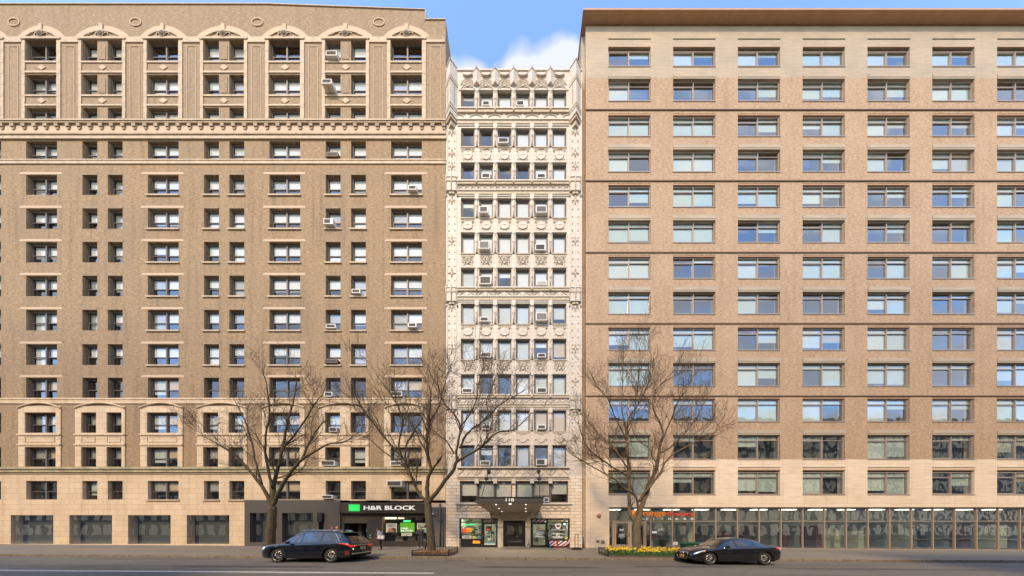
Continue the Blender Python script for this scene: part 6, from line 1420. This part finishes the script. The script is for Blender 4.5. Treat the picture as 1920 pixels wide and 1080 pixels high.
mb = MB(); mb.prism_xz([(-.203, -.01), (.243, -.05), (.25, .03), (-.195, .07)], -.094, .064, mat('purple canvas', (.20, .14, .26), .9)); o = mb.build('bag_base', bag, local=True); bevel(o, .02)
mb = MB(); mb.tube([(-.08, -.1, .26), (-.1, -.06, .45), (-.08, .08, .54), (.05, .12, .5), (.12, -.04, .42), (.14, -.1, .22)], .016, mat('purple canvas', (.20, .14, .26)), 6)
mb.box(.0, .03, -.1, -.091, -.02, .28, mat('purple canvas', (.2, .14, .26))); mb.build('strap', bag, local=True)
ph = MB(); ph.box(-.07, .07, -.035, .035, -.006, .006, mat('green phone case', (.04, .16, .05), .5)); ph = ph.build('mobile_phone'); ph.location = (wx - .42, wy + .06, gz(wx, wy) + 1.13); ph.rotation_euler = (0, .5, 0); bevel(ph, .004); tag(ph, 'green cased phone in the hand of the bent woman', 'phone')
ls = MB(); z0 = gz(wx, wy); ls.tube([(wx - .2, wy - .15, z0 + .85), (wx - .5, wy - .25, z0 + .68), (wx - .95, wy - .35, z0 + .48), (wx - 1.3, wy - .4, z0 + .38)], .012, redP, 5); ls = ls.build('dog_leash'); tag(ls, 'thin red dog leash running from the woman\'s hand behind the navy car', 'leash')
# a dog on the leash, behind the car
dg = thing('dog', (wx - 1.45, wy - .4, gz(wx, wy)), 'small brown dog on a red leash, hidden behind the navy car', 'dog'); fur = mat('brown fur', (.22, .12, .06), .95, noise=.3, nscale=14); mb = MB()
cap_chain(mb, [(.18, 0, .31), (0, 0, .30), (-.2, 0, .32)], [.075, .085, .10], fur); cap_chain(mb, [(-.22, 0, .36), (-.31, 0, .46)], [.07, .055], fur); mb.ball((-.34, 0, .48), .065, fur); cap_chain(mb, [(-.38, 0, .46), (-.45, 0, .445)], [.036, .024], fur); cap_chain(mb, [(.25, 0, .35), (.34, 0, .44), (.36, 0, .52)], [.025, .018, .012], fur)
for s in (-1, 1):
    cap_chain(mb, [(-.2, s * .06, .27), (-.2, s * .065, .15), (-.2, s * .065, .03), (-.225, s * .065, .02)], [.04, .024, .018, .02], fur); cap_chain(mb, [(.18, s * .06, .28), (.14, s * .07, .19), (.22, s * .07, .12), (.2, s * .07, .025), (.17, s * .07, .018)], [.055, .036, .02, .018, .02], fur); cap_chain(mb, [(-.33, s * .05, .52), (-.32, s * .075, .46)], [.022, .014], fur)
remesh(mb.build('body', dg, local=True), .01)
for i, (px, lab, hm_) in enumerate(((621.5, 'left of two people mostly hidden behind the navy car roof, with brown hair', (.16, .07, .03)), (633, 'right of two people mostly hidden behind the navy car roof, with lighter hair', (.30, .15, .07)))):
    d = 15.9; x = (px - VX) * d / 430; J = {k: Vector(v) * .955 for k, v in JM.items()}; J['elL'] = Vector((-.25, .03, 1.12)); J['elR'] = Vector((.25, .03, 1.12)); J['wrL'] = Vector((-.25, -.08, .88)); J['wrR'] = Vector((.25, -.08, .88)); J['hdL'] = Vector((-.25, -.1, .8)); J['hdR'] = Vector((.25, -.1, .8)); J['pnL'] = Vector((1, 0, 0)); J['pnR'] = Vector((-1, 0, 0)); J['face'] = J['head'] + Vector((.12, -.12, -.02))
    person((x, d - 20, gz(x, d - 20) - .0), .9 - i * 1.4, J, lab, mat('tan coat', (.28, .19, .11), .9) if i else mat('grey coat', (.12, .12, .12), .9), denim, whites, mat('hair %d' % i, hm_, .8), 'long', (.3, .3), group='people behind the navy car', build=.9)

# ================================================================ things on the pavement
def at(px, yy): d = 20 + yy; return ((px - VX) * d / 430, yy, gz((px - VX) * d / 430, yy))
t = thing('tripod_stand', at(991, -1.0), 'small empty black tripod stand on the pavement right of the central doors', 'stand')
mb = MB(); mb.tube([(0, 0, .32), (0, 0, .8)], .016, black, 6); mb.build('pole', t, local=True)
for k in range(4): a = k * pi / 2 + .4; mb = MB(); mb.tube([(0, 0, .4), (.12 * cos(a), .12 * sin(a), .3), (.28 * cos(a), .28 * sin(a), 0)], .014, black, 5); mb.build('leg', t, local=True)
t = thing('side_table', at(1045, -.75), 'small round red pedestal table in front of the striped barber panel', 'table')
redt = mat('red painted metal', (.50, .035, .03), .45, noise=.15)
mb = MB(); mb.tube([(0, 0, .60), (0, 0, .64)], .24, redt, 20); mb.build('table_top', t, local=True); mb = MB(); mb.tube([(0, 0, .03), (0, 0, .15), (0, 0, .3), (0, 0, .45), (0, 0, .597)], [.06, .05, .07, .05, .09], redt, 10); mb.build('pedestal', t, local=True); mb = MB(); mb.tube([(0, 0, 0), (0, 0, .04)], [.2, .15], redt, 16); mb.build('base', t, local=True)
t = thing('cafe_chair', at(1061.5, -1.5), 'pale pink moulded chair with red metal legs, facing the red table outside the barber shop', 'chair')
pk = mat('pale pink plastic', (.66, .52, .48), .5)
mb = MB(); prof = [(-.24, .44), (-.2, .45), (-.05, .42), (.12, .43), (.2, .5), (.27, .68), (.33, .86)]; b = 0
for i, (x, z) in enumerate(prof):
    w = (.2, .22, .24, .24, .23, .22, .17)[i]
    for j in range(7): u = -1 + 2 * j / 6; mb.v.append((x - .05 * abs(u) ** 2 * (1 if i > 3 else 0), w * u, z + (.07 * abs(u) ** 2.5 if i < 5 else 0)))
for i in range(len(prof) - 1):
    for j in range(6): a = i * 7 + j; mb.face([a, a + 7, a + 8, a + 1], pk, True)
o = mb.build('shell', t, local=True); s_ = o.modifiers.new('Solidify', 'SOLIDIFY'); s_.thickness = .02; ss = o.modifiers.new('Subsurf', 'SUBSURF'); ss.levels = ss.render_levels = 1
for sx in (-1, 1):
    for sy in (-1, 1): mb = MB(); mb.tube([(sx * .1, sy * .1, .41), (sx * .24, sy * .2, 0)], .014, redt, 6); mb.build('leg', t, local=True)
t = thing('sign_stand', at(1081, -1.75), 'empty black upright sign frame on a flat black base, right of the pink chair', 'sign stand')
mb = MB(); mb.box(-.42, .42, -.28, .28, .0, .1, blackM); mb.box(-.3, .34, -.15, .15, .1, .16, blackM); o = mb.build('base', t, local=True); bevel(o, .02)
mb = MB(); mb.box(-.14, -.10, -.02, .02, .16, 1.25, black); mb.box(.10, .14, -.02, .02, .16, 1.25, black); mb.box(-.10, .10, -.02, .02, 1.21, 1.25, black); mb.build('frame', t, local=True)
t = thing('standpipe', at(1093.3, -.35), 'slim black standpipe against the wall between the white and pink buildings', 'standpipe')
mb = MB(); mb.tube([(0, 0, 0), (0, 0, .85)], .05, black, 10); mb.ball((0, 0, .88), .065, black, 10); mb.build('pipe', t, local=True); mb = MB()
for s in (-1, 1): mb.tube([(0, 0, .6), (s * .07, -.12, .6)], .035, black, 8); mb.ball((s * .075, -.13, .6), .042, mat('steel', (.5, .48, .45), .3), 8)
mb.build('outlet', t, local=True)
t = thing('rubbish_bin', (12.9, -2.6, gz(12.9, -2.6)), 'dark green lidded container with white lettering behind the black saloon', 'container')
gd = mat('dark green plastic', (.008, .085, .045), .45, noise=.15)
mb = MB(); mb.prism_xz([(-.88, .08), (.88, .08), (1.0, .58), (-1.0, .58)], -.38, .38, gd); o = mb.build('bin_body', t, local=True); bevel(o, .03)
mb = MB(); mb.prism_xz([(-1.06, .585), (1.06, .585), (1.0, .68), (-1.0, .68)], -.44, .44, gd); o = mb.build('lid', t, local=True); bevel(o, .02)
for k in range(6): mb = MB() if k == 0 else mb; mb.box(-.8 + k * .3, -.76 + k * .3, -.4, -.381, .12, .52, gd)
mb.build('rib', t, local=True)
text('lettering', 'CA', (12.9 - .42, -2.6 - .41, gz(12.9, -2.6) + .36), .13, .26, decal, t, extrude=.004, bold=.03)
mb = MB(); mb.box(-.42, -.16, -.41, -.402, .27, .30, decal); mb.build('small_lettering', t, local=True)
for sx in (-1, 1): mb = MB(); mb.tube([(sx * .7, -.2, .06), (sx * .7, .2, .06)], .06, blackM, 10); mb.build('wheel', t, local=True)

# ================================================================ sky, light, camera
w = bpy.data.worlds.new('World'); sc.world = w; w.use_nodes = True; N = w.node_tree.nodes; L = w.node_tree.links; bg = N['Background']
SUN_EL, SUN_AZ = radians(42), radians(-20.4)     # azimuth measured from the camera side (-y) towards -x
sky = N.new('ShaderNodeTexSky'); sky.sky_type = 'NISHITA'; sky.sun_disc = False; sky.sun_elevation = SUN_EL
sdir = Vector((sin(SUN_AZ) * cos(SUN_EL), -cos(SUN_AZ) * cos(SUN_EL), sin(SUN_EL)))
sky.sun_rotation = math.atan2(sdir.x, sdir.y); sky.air_density = 1.0; sky.dust_density = .2; sky.ozone_density = 3.5
tc = N.new('ShaderNodeTexCoord'); sx = N.new('ShaderNodeSeparateXYZ'); L.new(tc.outputs['Generated'], sx.inputs[0])
def M(op, a, b=None, c=None, clamp=False):
    n = N.new('ShaderNodeMath'); n.operation = op; n.use_clamp = clamp
    for i, v in enumerate((a, b, c)):
        if v is None: continue
        if isinstance(v, (int, float)): n.inputs[i].default_value = v
        else: L.new(v, n.inputs[i])
    return n.outputs[0]
zc = M('MAXIMUM', sx.outputs[2], .04); px_ = M('DIVIDE', sx.outputs[0], zc); py_ = M('DIVIDE', sx.outputs[1], zc); cb = N.new('ShaderNodeCombineXYZ'); L.new(px_, cb.inputs[0]); L.new(py_, cb.inputs[1])
nz = N.new('ShaderNodeTexNoise'); nz.inputs['Scale'].default_value = 9.0; nz.inputs['Detail'].default_value = 4; nz.inputs['Roughness'].default_value = .45; mpc = N.new('ShaderNodeMapping'); mpc.inputs['Scale'].default_value = (1, 1, 2.4); L.new(tc.outputs['Generated'], mpc.inputs[0]); L.new(mpc.outputs[0], nz.inputs['Vector'])
ln = N.new('ShaderNodeVectorMath'); ln.operation = 'LENGTH'; L.new(cb.outputs[0], ln.inputs[0])
bank = M('MULTIPLY_ADD', M('ABSOLUTE', py_), 9.0, -4.46); bank = M('MINIMUM', bank, .25)
for (cx_, cy_, r_, k_) in ((-.115, .502, .05, .5), (-.02, .505, .03, .5), (.02, .500, .03, .6), (.10, .486, .034, .75), (.07, .500, .035, .45)):   # a few puffs low over the roofs
    dx_ = M('SUBTRACT', px_, cx_); dy_ = M('SUBTRACT', py_, cy_); d2 = M('ADD', M('MULTIPLY', dx_, dx_), M('MULTIPLY', M('MULTIPLY', dy_, dy_), 5.0)); bank = M('ADD', bank, M('MULTIPLY', M('POWER', 2.718, M('MULTIPLY', d2, -1.0 / (r_ * r_))), k_))
mask0 = None; mask = M('ADD', M('MULTIPLY', M('SUBTRACT', nz.outputs['Fac'], .5), 1.7), bank)
mask = M('MULTIPLY', mask, 2.8, clamp=True); mask = M('MULTIPLY', mask, .85)
mixn = N.new('ShaderNodeMix'); mixn.data_type = 'RGBA'; L.new(mask, mixn.inputs[0]); L.new(sky.outputs[0], mixn.inputs[6]); mixn.inputs[7].default_value = (1.95, 1.98, 2.15, 1)
L.new(mixn.outputs[2], bg.inputs[0]); bg.inputs[1].default_value = .15
sun = bpy.data.lights.new('Sun', 'SUN'); sun.energy = 1.1; sun.angle = radians(5.6); sun.color = (1, .74, .42); so = bpy.data.objects.new('Sun', sun); COL.objects.link(so); so.rotation_euler = (-sdir).to_track_quat('-Z', 'Y').to_euler()
cam = bpy.data.cameras.new('Camera'); cam.sensor_fit = 'HORIZONTAL'; cam.sensor_width = 36; cam.lens = 36 * 430 / 1920.0; cam.shift_x = (960 - VX) / 1920; cam.shift_y = (HY - 540) / 1920; cam.clip_end = 2000; cam.clip_start = .1
co = bpy.data.objects.new('Camera', cam); COL.objects.link(co); co.location = (0, -DCAM, EYE); co.rotation_euler = (pi / 2, 0, 0); sc.camera = co
vs = sc.view_settings; vs.view_transform = 'Standard'; vs.look = 'None'; vs.exposure = 1.78; vs.gamma = 1
sc.cycles.max_bounces = 8; sc.cycles.transparent_max_bounces = 12; sc.cycles.diffuse_bounces = 4; sc.cycles.glossy_bounces = 4; sc.cycles.caustics_reflective = False
